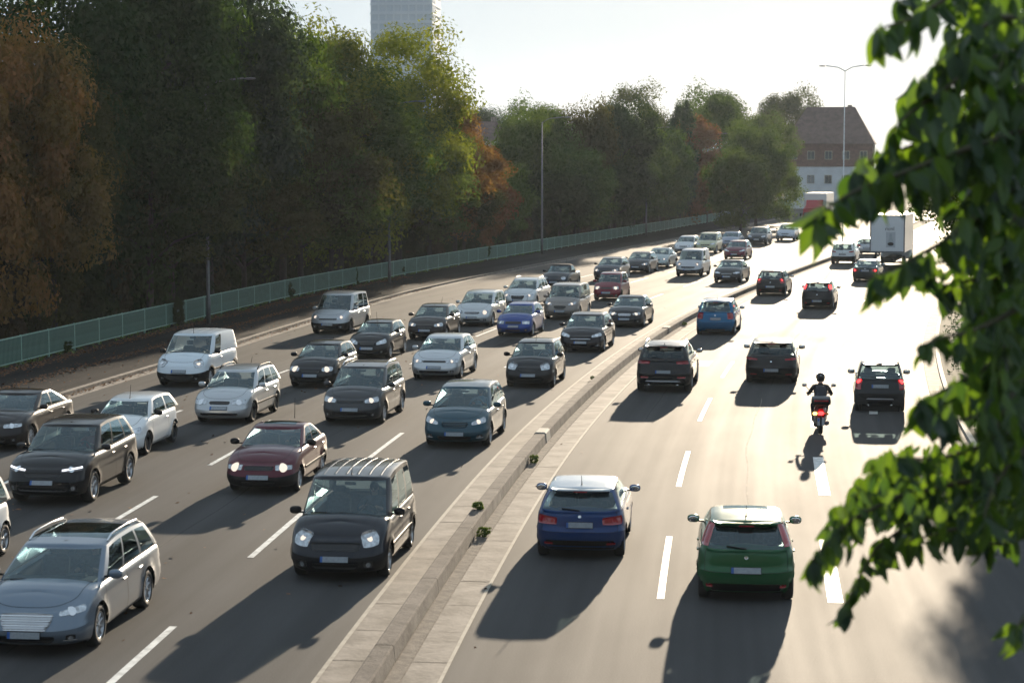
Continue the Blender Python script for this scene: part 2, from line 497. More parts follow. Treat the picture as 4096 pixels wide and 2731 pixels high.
# right kerb strip and verge
rk = tag(empty('kerb'), 'concrete kerb strip curving along the right verge', kind='structure')
for i in range(-10, 100):
    s = i * 1.5
    ribbon('kerb_stone', s + .01, s + 1.49, lambda q: d_kerb(q) + .02, lambda q: d_kerb(q) + .5, .02, .03, M['concrete'], .75, rk)
    ribbon('kerb_stone', s + .01, s + 1.49, lambda q: d_kerb(q) + .51, lambda q: d_kerb(q) + .66, .13, .13, M['concrete_pale'], .75, rk, thick=.2)
ribbon('edge_line', -20, 150, lambda q: d_kerb(q) - .06, lambda q: d_kerb(q) + .01, .008, .008, M['line_worn'], 1, rk)
vg = ribbon('verge', -25, 330, lambda q: d_kerb(q) + .66, lambda q: d_kerb(q) + 40, .10, .25, M['soil'], 2, cols=4)
tag(vg, 'earthy verge right of the road', kind='structure')

# lane markings: painted dashes as thin sheets, pieces of the two carriageways
def dash(par, a, b_, w=.13, z=.005):
    (s0, d0), (s1, d1) = a, b_
    n = 3; V = []; F = []
    for i in range(n + 1):
        q = i / n; s = s0 + (s1 - s0) * q; d = d0 + (d1 - d0) * q
        V += [RP(s, d - w / 2, z), RP(s, d + w / 2, z)]
    for i in range(n): F.append((2 * i, 2 * i + 1, 2 * i + 3, 2 * i + 2))
    link('lane_dash', mk_mesh('lane_dash', V, F, M['line']), par)
for k in range(-1, 14):
    s = 34.9 + 12.45 * k
    d = float(np.interp(s, [30, 90, 105, 170], [3.97, 3.92, 3.8, 3.7])); dash(road_r, (s, d), (s + 6.0, d))
for s0, s1 in ((46.5, 52.7), (58.8, 64.6), (71.2, 77.3), (83.8, 90.1), (96.7, 103.0), (109.5, 116.0), (122.4, 128.5), (135, 141), (148, 154)):
    dash(road_r, (s0, float(np.interp(s0, [50, 90, 110], [7.38, 7.44, 7.28]))), (s1, float(np.interp(s1, [50, 90, 110], [7.38, 7.44, 7.28]))), .27)
dash(road_r, (34.9, 7.03), (40.9, 7.16), .27); dash(road_r, (22.4, 6.5), (28.4, 6.8), .27); dash(road_r, (62.3, 9.15), (68, 9.3), .26)
L1 = itp([(28, -4.0), (56, -4.35), (75, -4.42), (114, -4.7), (132, -4.9), (180, -5.0)])
L2 = itp([(28, -7.85), (52, -8.12), (92, -8.32), (129, -8.97), (144, -9.07), (190, -9.1)])
L3 = itp([(28, -12.2), (72, -12.26), (135, -13.6), (200, -13.8)])
for s0, s1 in ((14.6, 19), (25.2, 32), (37.8, 43.1), (50.6, 55.9), (63.2, 68.5), (74.4, 79.9), (87, 92.5), (100, 105.5), (113.2, 118.3), (125.6, 132.4), (138, 144), (151, 157)):
    dash(road_l, (s0, L1(s0)), (s1, L1(s1)))
for s0, s1 in ((29.5, 34), (40.6, 44.6), (49.3, 52.9), (62, 66.5), (75, 79.6), (87.4, 92.2), (102, 107), (115, 120), (128.8, 134.6), (141.8, 147), (154.5, 160), (168, 173)):
    dash(road_l, (s0, L2(s0)), (s1, L2(s1)))
for s0, s1 in ((44.6, 46.7), (57.2, 60.0), (69.6, 72.2), (82.5, 86), (95, 99), (108, 112), (121, 125), (134, 137.6), (147, 151)):
    dash(road_l, (s0, L3(s0)), (s1, L3(s1)))

for d0, s0, s1, mt in ((5.55, 44, 66, 'concrete'), (-6.2, 30, 120, 'under'), (-10.2, 40, 125, 'under'), (2.35, 60, 118, 'under'), (5.8, 70, 140, 'under')):
    ribbon('tar_seam', s0, s1, lambda s: d0 + .05 * math.sin(s * .33 + d0) + .03 * math.sin(s * .9), lambda s: d0 + .026 + .05 * math.sin(s * .33 + d0) + .03 * math.sin(s * .9), .0035, None, M[mt], .8, road_r if d0 > 0 else road_l)
for s0, d0, w_, l_ in ((64.5, -12.4, 1.6, 2.6), (83, -5.9, 1.2, 3.5), (49, -5.4, .9, 1.6), (76, 2.6, 1.1, 2.4)):
    ribbon('road_patch', s0, s0 + l_, d0 - w_ / 2, d0 + w_ / 2, .003, None, M['asphalt_path'], 1, road_r if d0 > 0 else road_l)
for s0, d0 in ((58.4, -14.9), (92, -8.4)):
    p_ = RP(s0, d0, .004); mb = MB().lathe([(.34, 0), (.34, .004), (.29, .004)], 20, 0, p_, 'z').lathe([(.28, .002), (0, .002)], 20, 0, p_, 'z'); mb.build('manhole_cover', M['steel'], road_r if d0 > 0 else road_l)

# ------------------------------------------------------------------ fence
fence = tag(empty('railing_fence', RP(80, d_fence(80), .1)), 'long pale green metal railing fence along the footpath and trees', 'fence')
fence.location = (0, 0, 0)
ps = []; _s = 20.0
while _s < 288: ps.append(_s); _s += 2.72
post_me = MB().box((0, 0, .56), (.07, .07, 1.12), bev=.01).mesh('post', M['fence_rail'])
bar_me = MB().box((0, 0, 0), (.035, .062, .92)).mesh('bar', M['fence_green'])
nb = 0; restV = []; restF = []
for i, s in enumerate(ps):
    p = RP(s, d_fence(s), .10)
    link('post', post_me, fence, p, (0, 0, -heading(s)))
    if i + 1 == len(ps): break
    q = RP(ps[i + 1], d_fence(ps[i + 1]), .10)
    a, c = Vector(p), Vector(q); t = (c - a); L = t.length; ang = math.atan2(t.y, t.x)
    link('rail', MB().box((0, 0, 0), (L - .072, .055, .05), bev=.008).mesh('rail', M['fence_rail']), fence, (a + c) / 2 + Vector((0, 0, 1.075)), (0, 0, ang))
    link('rail', MB().box((0, 0, 0), (L - .072, .05, .045)).mesh('rail', M['fence_rail']), fence, (a + c) / 2 + Vector((0, 0, .13)), (0, 0, ang))
    k = int(L / .118)
    for j in range(k):
        w = a + t * ((j + .5) / k) + Vector((0, 0, .602))
        if s > 66 and nb < 298:
            link('bar', bar_me, fence, w, (0, 0, ang + math.pi / 2)); nb += 1
        else:
            R = Matrix.Rotation(ang + math.pi / 2, 3, 'Z'); b0 = len(restV)
            for v in bar_me.vertices: restV.append(tuple(R @ v.co + w))
            restF += [tuple(b0 + x for x in pl.vertices) for pl in bar_me.polygons]
tag(link('bars', mk_mesh('bars', restV, restF, M['fence_green']), fence), kind='stuff')

# ------------------------------------------------------------------ street lamps
def lamp(loc, ang, h=11.2, arm=1.9, label='', double=False, mat=None):
    mat = mat or M['steel']
    t = tag(empty('street_lamp', loc), label, 'street lamp', 'street lamps along the road')
    MB().tube([(0, 0, 0), (0, 0, 1.2), (0, 0, 1.25), (0, 0, h)], [.11, .11, .085, .05] if not double else [.07, .07, .055, .03], 10).build('pole', mat, t, True)
    for sg in ((1, -1) if double else (1,)):
        dx, dy = math.cos(ang) * sg, math.sin(ang) * sg
        MB().tube([(0, 0, h - .05), (dx * .6, dy * .6, h + .28), (dx * arm, dy * arm, h + .42)], .04, 8).build('arm', mat, t, True)
        R = Matrix.Rotation(ang if sg > 0 else ang + math.pi, 3, 'Z')
        hd = MB().ball((dx * (arm + .32), dy * (arm + .32), h + .40), (.30, .11, .055), R=R).build('lamp_head', M['steel'], t, True)
    return t
for s, d, lb in ((57.5, -21.0, 'grey street lamp at the left end of the footpath'), (90.5, -22.1, 'grey street lamp behind the white panel van'), (123.1, -23.6, 'grey street lamp beside the fence left of the silver estates'),
                 (165.9, -25.0, 'tall slim street lamp in front of the copper tree'), (212.9, -25.7, 'distant street lamp beside the fence before the reddish tree'), (256, -26.3, 'farthest street lamp on the footpath near the side street')):
    lamp(RP(s, d, .10), -heading(s), label=lb)
lamp(RP(172, -.18, .0), -heading(172), 15.6, 1.6, 'tall twin-arm lamp mast on the barrier line against the pale sky', True, M['mast'])
# ------------------------------------------------------------------ vehicles
def pchip(tab, u):
    x = np.array([q[0] for q in tab], float); y = np.array([q[1] for q in tab], float); u = np.asarray(u, float)
    h = np.diff(x); dl = np.diff(y) / h
    mm = np.zeros(len(x)); mm[0] = dl[0]; mm[-1] = dl[-1]
    for i in range(1, len(x) - 1):
        if dl[i - 1] * dl[i] > 0:
            w1 = 2 * h[i] + h[i - 1]; w2 = h[i] + 2 * h[i - 1]
            mm[i] = (w1 + w2) / (w1 / dl[i - 1] + w2 / dl[i])
    k = np.clip(np.searchsorted(x, u) - 1, 0, len(h) - 1)
    t = np.clip((u - x[k]) / h[k], 0, 1)
    return (2 * t**3 - 3 * t**2 + 1) * y[k] + (t**3 - 2 * t**2 + t) * h[k] * mm[k] + (-2 * t**3 + 3 * t**2) * y[k + 1] + (t**3 - t**2) * h[k] * mm[k + 1]

TL = np.array([0, .05, .12, .21, .30, .39, .48, .56, .64, .72, .80, .87, .93, .975, 1.0])
GL = np.array([0, .05, .18, .34, .5, .66, .80, .89, .955, 1.0])
GYF = [0, .15, .3, .45, .6, .75, .86, .93, .975, 1.0]
GYR = [0, .2, .4, .6, .75, .86, .93, .975, 1.0]

def base(kind):
    P = dict(L=4.0, W=1.70, H=1.47, wb=2.5, fo=.82, gc=.19, rw=.305, af=.58, pf=3.2, ar=.45, pr=3.2, hh=.70, hc=.97, hb=.98, hr=.99, uc=1.02, uwt=1.78, urt=3.52, urb=3.90,
             wi=.075, wt=.235, ph=.055, rp=.05, hw=.09,
             wprof=[(0, .11), (.05, .06), (.12, .03), (.3, .004), (.5, .0), (.62, .012), (.72, .006), (.87, .02), (.93, .04), (.975, .07), (1, .11)],
             fprof=[(0, .16), (.12, .05), (.28, .0), (.45, .0), (.6, .035), (.8, .10), (.93, .16), (1, .24)],
             rprof=[(0, .16), (.12, .05), (.28, .0), (.48, .0), (.55, .03), (.8, .06), (.93, .08), (1, .12)],
             side=[(.035, .40, 0), (.44, .78, 0), (.82, .94, 0)], doors=[(.20, 1.35), (1.37, 2.28)],
             rw0=.06, rw1=.88, ry=.90, bumper=None, sill=None, pill=False, rim='alloy5', roofm=None)
    if kind == 'compact': P.update(L=4.26, W=1.78, H=1.475, wb=2.63, fo=.88, rw=.315, uc=1.10, uwt=1.92, urt=3.72, urb=4.16)
    if kind == 'wagon': P.update(L=4.45, W=1.74, H=1.50, wb=2.64, fo=.88, rw=.31, uc=1.12, uwt=1.92, urt=4.05, urb=4.34, side=[(.03, .33, 0), (.36, .66, 0), (.70, .95, 0)])
    if kind == 'sedan': P.update(L=4.5, W=1.78, H=1.44, wb=2.70, fo=.88, rw=.315, hr=.99, uc=1.20, uwt=2.02, urt=3.22, urb=4.0, side=[(.04, .46, 0), (.50, .90, 0)],
                                 rprof=[(0, .14), (.15, .03), (.35, 0), (.6, .01), (.85, .05), (1, .12)], rw0=.03, rw1=.93)
    if kind == 'suv': P.update(L=4.5, W=1.85, H=1.66, wb=2.66, fo=.92, gc=.25, rw=.365, hh=.86, hc=1.10, hb=1.10, hr=1.14, uc=1.15, uwt=1.90, urt=4.0, urb=4.40, bumper='trim', sill='trim', side=[(.03, .37, 0), (.40, .74, 1), (.78, .93, 1)])
    if kind == 'mpv': P.update(L=4.35, W=1.79, H=1.63, wb=2.68, fo=.88, rw=.32, hh=.76, hc=1.04, hb=1.02, hr=1.04, uc=.98, uwt=1.80, urt=4.02, urb=4.28, wt=.19, side=[(.03, .36, 0), (.39, .68, 0), (.72, .95, 0)])
    if kind == 'van': P.update(L=4.3, W=1.81, H=1.82, wb=2.69, fo=.86, rw=.315, hh=.80, hc=1.10, hb=1.06, hr=1.06, uc=.95, uwt=1.62, urt=4.10, urb=4.26, wt=.17, wi=.06, bumper='trim', sill='trim', side=[(.03, .33, 0), (.37, .66, 0), (.70, .95, 0)], ar=.3, pr=4)
    return P

_wheel_cache = {}
def wheel_meshes(style):
    if style in _wheel_cache: return _wheel_cache[style]
    ty = MB().lathe([(.66, -.34), (.80, -.36), (.93, -.33), (.985, -.24), (1, -.12), (1, .12), (.985, .24), (.93, .33), (.80, .36), (.67, .34), (.64, .28)], 28)
    t = ty.mesh('tyre', M['rubber'], True)
    r = MB()
    dark = style in ('steel',)
    r.lathe([(.66, -.3), (.66, .29), (.63, .335), (.60, .30), (.58, .12)], 28, 0)
    r.lathe([(.62, .06), (.0, .05)], 28, 1)
    if style == 'steel':
        r.lathe([(.60, .17), (.50, .12), (.33, .20), (.17, .26), (0, .26)], 28, 1)
        for k in range(12):
            a = k * math.pi / 6; r.ball((math.cos(a) * .45, .155, math.sin(a) * .45), (.06, .02, .06), 2, 8, 4)
    else:
        ns = {'alloy5': 5, 'alloy7': 7, 'alloy10': 10}[style]
        for k in range(ns):
            a = 2 * math.pi * k / ns + .3
            wd = .16 if ns == 5 else .10 if ns == 7 else .065
            u = Vector((math.cos(a), 0, math.sin(a))); v = Vector((-math.sin(a), 0, math.cos(a)))
            pts = []
            for rr, ww, yy in ((.10, wd * .75, .27), (.38, wd * .8, .25), (.61, wd * 1.15, .29)):
                for sg, dy in ((-1, -.09), (-.8, 0), (.8, 0), (1, -.09)): pts.append(u * rr + v * ww * sg * .8 + Vector((0, yy + dy, 0)))
            F = [(i * 4 + j, i * 4 + j + 1, i * 4 + 5 + j, i * 4 + 4 + j) for i in range(2) for j in range(3)]
            r.add(pts, F, 0)
        r.lathe([(.13, .22), (.12, .285), (.0, .295)], 14, 0)
    rm = r.mesh('rim', [M['rim_dark'] if dark else M['rim'], M['rim_dark'], M['under']], True)
    _wheel_cache[style] = (t, rm)
    return t, rm
_seat_me = {}
def seat_mesh(mat):
    if mat not in _seat_me:
        b = MB()
        b.box((0, 0, .34), (.50, .50, .16), bev=.05)
        b.box((-.27, 0, .68), (.14, .47, .64), R=Matrix.Rotation(-.28, 3, 'Y'), bev=.05)
        b.box((-.40, 0, 1.09), (.09, .25, .17), R=Matrix.Rotation(-.2, 3, 'Y'), bev=.035)
        _seat_me[mat] = b.mesh('seat', M[mat])
    return _seat_me[mat]
_wheelme = None
def steer_mesh():
    global _wheelme
    if _wheelme is None:
        b = MB(); n = 18; V = []; F = []
        for i in range(n):
            a = 2 * math.pi * i / n
            for k in range(6):
                q = 2 * math.pi * k / 6; rr = .18 + .016 * math.cos(q); V.append((.016 * math.sin(q), rr * math.cos(a), rr * math.sin(a)))
        for i in range(n):
            for k in range(6): F.append((i * 6 + k, i * 6 + (k + 1) % 6, ((i + 1) % n) * 6 + (k + 1) % 6, ((i + 1) % n) * 6 + k))
        b.add(V, F); b.box((0, 0, 0), (.03, .34, .035)); b.box((.02, 0, -.05), (.05, .12, .12), bev=.02)
        _wheelme = b.mesh('steering_wheel', M['cabin'], True)
    return _wheelme

class Car:
    def __init__(s, P):
        s.P = P
        L, W, H = P['L'], P['W'], P['H']
        s.top = [(0, P['hh']), (.18, P['hh'] + .35 * (P['hc'] - P['hh'])), (P['uc'] * .6, P['hh'] + .78 * (P['hc'] - P['hh'])), (P['uc'], P['hc'] - .01), (P['uc'] + .35, P['hb'] - .01), (L * .62, P['hb'] + .012), (P['urb'] - .1, P['hr']), (L - .05, P['hr'] - .035)]
        if P.get('top'): s.top = P['top']
        af, ar, pf, pr = P['af'], P['ar'], P['pf'], P['pr']
        cap = []
        for k in range(12):
            q = k / 11 * math.pi / 2
            cap.append((af * (1 - math.cos(q) ** (2 / pf)), math.sin(q) ** (2 / pf)))
        us = set()
        u = af + .05
        while u < L - ar - .03: us.add(round(u, 3)); u += .065
        s.doors = [(P['uc'] + a, P['uc'] + b) for a, b in P['doors']]
        us = sorted(us)
        for a, b in s.doors:
            for t in (a, b): us[int(np.argmin([abs(x - t) for x in us]))] = t
        us = sorted(us)
        rc = []
        for k in range(11):
            q = k / 10 * math.pi / 2
            rc.append((L - ar * (1 - math.cos(q) ** (2 / pr)), math.sin(q) ** (2 / pr)))
        ring = cap + [(u, 1.0) for u in us] + rc[::-1]
        s.nf, s.nr = len(cap), len(rc)
        U = np.array([q[0] for q in ring]); Yu = np.array([q[1] for q in ring]); n = len(ring); s.n = n
        zt = pchip(s.top, U)
        gc = P['gc'] + .05 * np.clip(1 - U / .5, 0, 1) * 0
        wp = np.interp(TL, [a for a, _ in P['wprof']], [b for _, b in P['wprof']])
        fp = np.interp(TL, [a for a, _ in P['fprof']], [b for _, b in P['fprof']])
        rp = np.interp(TL, [a for a, _ in P['rprof']], [b for _, b in P['rprof']])
        G = np.zeros((len(TL), n, 3))
        ff = np.clip(1 - np.clip(U - af * .5, 0, None) / .55, 0, 1); rf = np.clip(1 - np.clip(U - (L - ar * .6), None, 0) / -.5, 0, 1)
        taper = 1 - .035 * np.clip(1 - U / 1.2, 0, 1) ** 2 - .035 * np.clip((U - (L - 1.1)) / 1.1, 0, 1) ** 2
        s.ax = [P['fo'], P['fo'] + P['wb']]; R = P['rw']; s.Ra = R + .055
        for j, t in enumerate(TL):
            z = gc + t * (zt - gc)
            w = (W / 2 * taper - wp[j])
            y = Yu * w
            x = U + fp[j] * ff - rp[j] * rf
            for a in s.ax:      # flared arch
                rr = np.hypot(x - a, z - R)
                y = y + np.where(Yu > .98, .018 * np.exp(-((rr - s.Ra) / .07) ** 2), 0)
            G[j, :, 0] = P['fo'] - x; G[j, :, 1] = y; G[j, :, 2] = z
        s.G = G; s.U = U; s.Yu = Yu; s.zt = zt
        # arc length from the front centre / rear centre on a middle ring
        mid = G[8]
        d = np.hypot(np.diff(mid[:, 0]), np.diff(mid[:, 1]))
        s.arcF = np.concatenate([[0], np.cumsum(d)]); s.arcR = s.arcF[-1] - s.arcF
        s.house()
    def X(s, u): return s.P['fo'] - u
    # greenhouse grid
    def house(s):
        P = s.P; L, W = P['L'], P['W']
        ub0, ub1, ut0, ut1 = P['uc'], P['urb'], P['uwt'], P['urt']
        vs = sorted(set([0.0, 1.0] + [round(q / 26, 4) for q in range(1, 26)]))
        for a, b, _ in P['side']:
            for t in (a, b):
                k = int(np.argmin([abs(x - t) for x in vs[1:-1]])) + 1; vs[k] = t
        vs = sorted(vs)
        pts = []
        pw = 3.2
        for y in GYF: pts.append(('f', y, 0))
        for v in vs[1:-1]: pts.append(('s', 1, v))
        for y in GYR[::-1]: pts.append(('r', y, 1))
        s.gpts = pts
        wb_, wt_ = W / 2 - P['wi'], W / 2 - P['wt']
        ab, at = .30, .22; rb_, rt_ = P.get('grb', .22), .18
        def ringpos(w, u0, u1, a, r):
            o = []
            for k, y, v in pts:
                if k == 'f': o.append((u0 + a * (1 - (1 - min(1, y) ** pw) ** (1 / pw)), w * y))
                elif k == 's': o.append((u0 + a + (u1 - r - u0 - a) * v, w))
                else: o.append((u1 - r * (1 - (1 - min(1, y) ** pw) ** (1 / pw)), w * y))
            return np.array(o)
        B = ringpos(wb_, ub0, ub1, ab, rb_); T = ringpos(wt_, ut0, ut1, at, rt_)
        zb = pchip(s.top, B[:, 0]) - .012
        H = P['H']
        roof = P.get('roof') or [(ut0, H - .075), (ut0 + .35 * (ut1 - ut0), H - .004), (ut0 + .6 * (ut1 - ut0), H - .008), (ut1, H - P['rp'] - .02)]
        s.roof = roof
        zt = pchip(roof, T[:, 0]) - .035
        GG = np.zeros((len(GL), len(pts), 3))
        nx = np.array([-1 if k == 'f' else 1 if k == 'r' else 0 for k, _, _ in pts], float); ny = np.array([1.0 if k == 's' else 0 for k, _, _ in pts])
        for j, t in enumerate(GL):
            b = 4 * t * (1 - t)
            x = B[:, 0] * (1 - t) + T[:, 0] * t + nx * .022 * b
            y = B[:, 1] * (1 - t) + T[:, 1] * t + ny * .022 * b
            z = zb * (1 - t) + zt * t + .015 * b * np.abs(nx)
            GG[j, :, 0] = P['fo'] - x; GG[j, :, 1] = y; GG[j, :, 2] = z
        s.GG = GG
    def S(s, a, z, rear=False):
        """point on the body: a metres round from the front (or rear) centre, z height"""
        sg = 1 if a >= 0 else -1; a = abs(a)
        arc = s.arcF if not rear else s.arcR
        if rear: i = np.interp(a, s.arcR[::-1], np.arange(s.n)[::-1])
        else: i = np.interp(a, s.arcF, np.arange(s.n))
        i0 = int(min(math.floor(i), s.n - 2)); f = i - i0
        col = s.G[:, i0] * (1 - f) + s.G[:, i0 + 1] * f
        p = np.array([np.interp(z, col[:, 2], col[:, k]) for k in range(3)]); p[2] = z
        p[1] *= sg
        return p
    def SU(s, u, z, sg=1):
        """point on the flank"""
        i = float(np.interp(u, s.U[s.nf - 1:s.n - s.nr + 1], np.arange(s.nf - 1, s.n - s.nr + 1))); i0 = int(min(math.floor(i), s.n - 2)); f = i - i0
        col = s.G[:, i0] * (1 - f) + s.G[:, i0 + 1] * f
        return np.array([s.P['fo'] - u, sg * np.interp(z, col[:, 2], col[:, 1]), z])
    def SG(s, a, t, rear=True):
        """point on the greenhouse: a = signed sideways coordinate along the ring index from the rear/front centre (in ring units 0..1 glass edge ~.93, beyond 1 the flank)"""
        sg = 1 if a >= 0 else -1; a = abs(a)
        n = len(s.gpts)
        if a <= 1:
            ys = GYR if rear else GYF
            k = float(np.interp(a, ys, np.arange(len(ys)))); i = n - 1 - k if rear else k
        else:
            i = n - len(GYR) - (a - 1) * 30 if rear else len(GYF) - 1 + (a - 1) * 30
        i0 = int(min(max(math.floor(i), 0), n - 2)); f = i - i0
        col = s.GG[:, i0] * (1 - f) + s.GG[:, i0 + 1] * f
        p = np.array([np.interp(t, GL, col[:, k]) for k in range(3)]); p[1] *= sg
        return p

def patch(fn, c, off=.006, nu=6, nv=3, rnd=.0, depth=.03):
    """skin c = 4 corners (a,z): bottom-left, bottom-right, top-right, top-left; returns verts, faces"""
    e = 1e-2
    P = np.zeros((nv + 1, nu + 1, 2))
    for j in range(nv + 1):
        for i in range(nu + 1):
            x, y = 2 * i / nu - 1, 2 * j / nv - 1
            if rnd:
                xr = x * math.sqrt(1 - y * y / 2); yr = y * math.sqrt(1 - x * x / 2)
                x = x * (1 - rnd) + xr * rnd; y = y * (1 - rnd) + yr * rnd
            u, v = (x + 1) / 2, (y + 1) / 2
            P[j, i] = [(1 - v) * ((1 - u) * c[0][k] + u * c[1][k]) + v * ((1 - u) * c[3][k] + u * c[2][k]) for k in (0, 1)]
    V = []; N = []
    for j in range(nv + 1):
        for i in range(nu + 1):
            a, z = P[j, i]
            p = fn(a, z); q = fn(a + e, z) - fn(a - e, z); r = fn(a, z + e) - fn(a, z - e)
            nn = np.cross(q, r); nn /= (np.linalg.norm(nn) + 1e-9)
            V.append(p); N.append(nn)
    V = np.array(V); N = np.array(N)
    return V, N, nu, nv

def add_patch(mb, fn, c, off=.006, nu=6, nv=3, rnd=0.0, m=0, depth=.03, out=None):
    V, N, nu, nv = patch(fn, c, off, nu, nv, rnd)
    # orient outward from the car centre line
    if out is None:
        ctr = np.array([-1.2, 0, .7]); 
        if np.mean(np.sum((V - ctr) * N, axis=1)) < 0: N = -N
    w = nu + 1; F = []
    top = V + N * off; bot = V - N * depth
    for j in range(nv):
        for i in range(nu): F.append((j * w + i, j * w + i + 1, (j + 1) * w + i + 1, (j + 1) * w + i))
    b = len(V)
    edge = [i for i in range(w)] + [j * w + nu for j in range(1, nv + 1)] + [nv * w + i for i in range(nu - 1, -1, -1)] + [j * w for j in range(nv - 1, 0, -1)]
    for k in range(len(edge)):
        a, c2 = edge[k], edge[(k + 1) % len(edge)]
        F.append((a, c2, b + c2, b + a))
    mb.add(np.vstack([top, bot]), F, m)

def build_car(name, P, pos, rz, label, cat='car', group=None, F=None, col=(.02, .02, .02), metal=0.0, rough=.32, detail=2, roofcol=None):
    """F: dict of front / rear features"""
    F = F or {}
    c = Car(P); G = c.G; nT, n, _ = G.shape
    root = empty(name, pos, rz); tag(root, label, cat, group)
    PM = paint(col, metal, rough); RM = paint(roofcol, metal, rough) if roofcol else PM
    W, L = P['W'], P['L']
    groups = {}
    def put(g, quad, mat): groups.setdefault((g, mat), []).append(quad)
    verts = []; vid = {}
    for sg in (1, -1):
        for j in range(nT):
            for i in range(n):
                if sg == -1 and (c.Yu[i] < 1e-6): vid[(sg, j, i)] = vid[(1, j, i)]; continue
                vid[(sg, j, i)] = len(verts); verts.append([G[j, i, 0], sg * G[j, i, 1], G[j, i, 2]])
    nf, nr = c.nf, c.nr
    bump = M[P['bumper']] if P['bumper'] else PM
    rb = M[P['rbumper']] if P.get('rbumper') else bump
    sill = M[P['sill']] if P['sill'] else PM
    bt = P.get('bt', .52)
    moved = {}
    for sg in (1, -1):
        for j in range(nT - 1):
            for i in range(n - 1):
                q = [vid[(sg, j, i)], vid[(sg, j, i + 1)], vid[(sg, j + 1, i + 1)], vid[(sg, j + 1, i)]]
                cx = np.mean([verts[k][0] for k in q]); cz = np.mean([verts[k][2] for k in q])
                hit = None
                if c.Yu[i] > .9 and c.Yu[i + 1] > .9:
                    for a in c.ax:
                        if math.hypot(cx - c.X(a), cz - P['rw']) < c.Ra: hit = a
                if hit is not None:
                    for k in q: moved.setdefault(k, hit)
                    continue
                if sg == 1: q = q[::-1]
                um = (c.U[i] + c.U[i + 1]) / 2; tm = (TL[j] + TL[j + 1]) / 2
                if um < P['af'] + .12 and tm < bt: g, mt = 'front_bumper', bump
                elif um > L - P['ar'] - .10 and tm < bt - .02: g, mt = 'rear_bumper', rb
                elif tm < .13 and c.Yu[i] > .95: g, mt = 'sill', sill
                else:
                    g, mt = 'body', PM
                    if c.Yu[i] > .97 and c.Yu[i + 1] > .97:
                        for k, (a, b) in enumerate(c.doors):
                            if a - .001 <= um <= b + .001 and tm > .13: g = 'door%d%d' % (k, sg)
                    if i > n - nr - 1 and (c.Yu[i] + c.Yu[i + 1]) / 2 < .87 and tm >= bt - .02: g = 'tailgate'
                put(g, q, mt)
    # snap the cut rims to clean circles
    alive = set(k for qs in groups.values() for q in qs for k in q)
    for k, a in moved.items():
        if k in alive:
            v = verts[k]; dx, dz = v[0] - c.X(a), v[2] - P['rw']; r = math.hypot(dx, dz) or 1
            v[0] = c.X(a) + dx / r * c.Ra; v[2] = P['rw'] + dz / r * c.Ra
    # deck (bonnet, shelf, boot lid)
    K = 7; dk = {}
    xa, xb = G[-1, 0, 0] - .42, G[-1, -1, 0] + .30
    for i in range(n):
        p = G[nT - 1, i]; cxp = min(max(p[0], xb), xa)
        for k in range(2 * K + 1):
            f = 1 - k / K
            if k == 0: dk[(i, k)] = vid[(1, nT - 1, i)]
            elif k == 2 * K: dk[(i, k)] = vid[(-1, nT - 1, i)]
            elif c.Yu[i] < 1e-6 and k > K: dk[(i, k)] = dk[(i, 2 * K - k)]
            else:
                xx = cxp + (p[0] - cxp) * abs(f); yy = p[1] * f
                u = c.U[i] + (p[0] - xx); r_ = abs(yy) / (W / 2 - .11)
                crown = .062 * (1 - min(1, r_) ** 2.2) * min(1, max(0, u) / .30) * (1 if u < P['uc'] + .3 else .35)
                crease = .012 * math.exp(-((r_ - .62) / .10) ** 2) * min(1, max(0, u - .12) / .3) if u < P['uc'] else 0
                dk[(i, k)] = len(verts); verts.append([xx, yy, float(pchip(c.top, [u])[0]) + crown + crease])
    for i in range(n - 1):
        um = (c.U[i] + c.U[i + 1]) / 2
        for k in range(2 * K):
            q = [dk[(i, k)], dk[(i + 1, k)], dk[(i + 1, k + 1)], dk[(i, k + 1)]]
            q = list(dict.fromkeys(q))[::-1]
            if len(q) < 3: continue
            inner = 1 <= k < 2 * K - 1
            if inner and P['uc'] + .12 < um < P['urb'] - .05: continue
            if um < P['uc'] + .12: g = 'bonnet' if inner else 'body'
            elif um > P['urb'] - .05 and inner: g = 'boot_lid'
            else: g = 'body'
            put(g, q, PM)
    # underbody
    for i in range(n - 1):
        q = [vid[(1, 0, i)], vid[(-1, 0, i)], vid[(-1, 0, i + 1)], vid[(1, 0, i + 1)]]; q = list(dict.fromkeys(q))
        if len(q) > 2: put('underbody', q, M['under'])
    # greenhouse
    GG = c.GG; gT, gn, _ = GG.shape; gv = {}
    for sg in (1, -1):
        for j in range(gT):
            for i in range(gn):
                if sg == -1 and c.gpts[i][1] == 0: gv[(sg, j, i)] = gv[(1, j, i)]; continue
                gv[(sg, j, i)] = len(verts); verts.append([GG[j, i, 0], sg * GG[j, i, 1], GG[j, i, 2]])
    panel = P.get('panel', False)
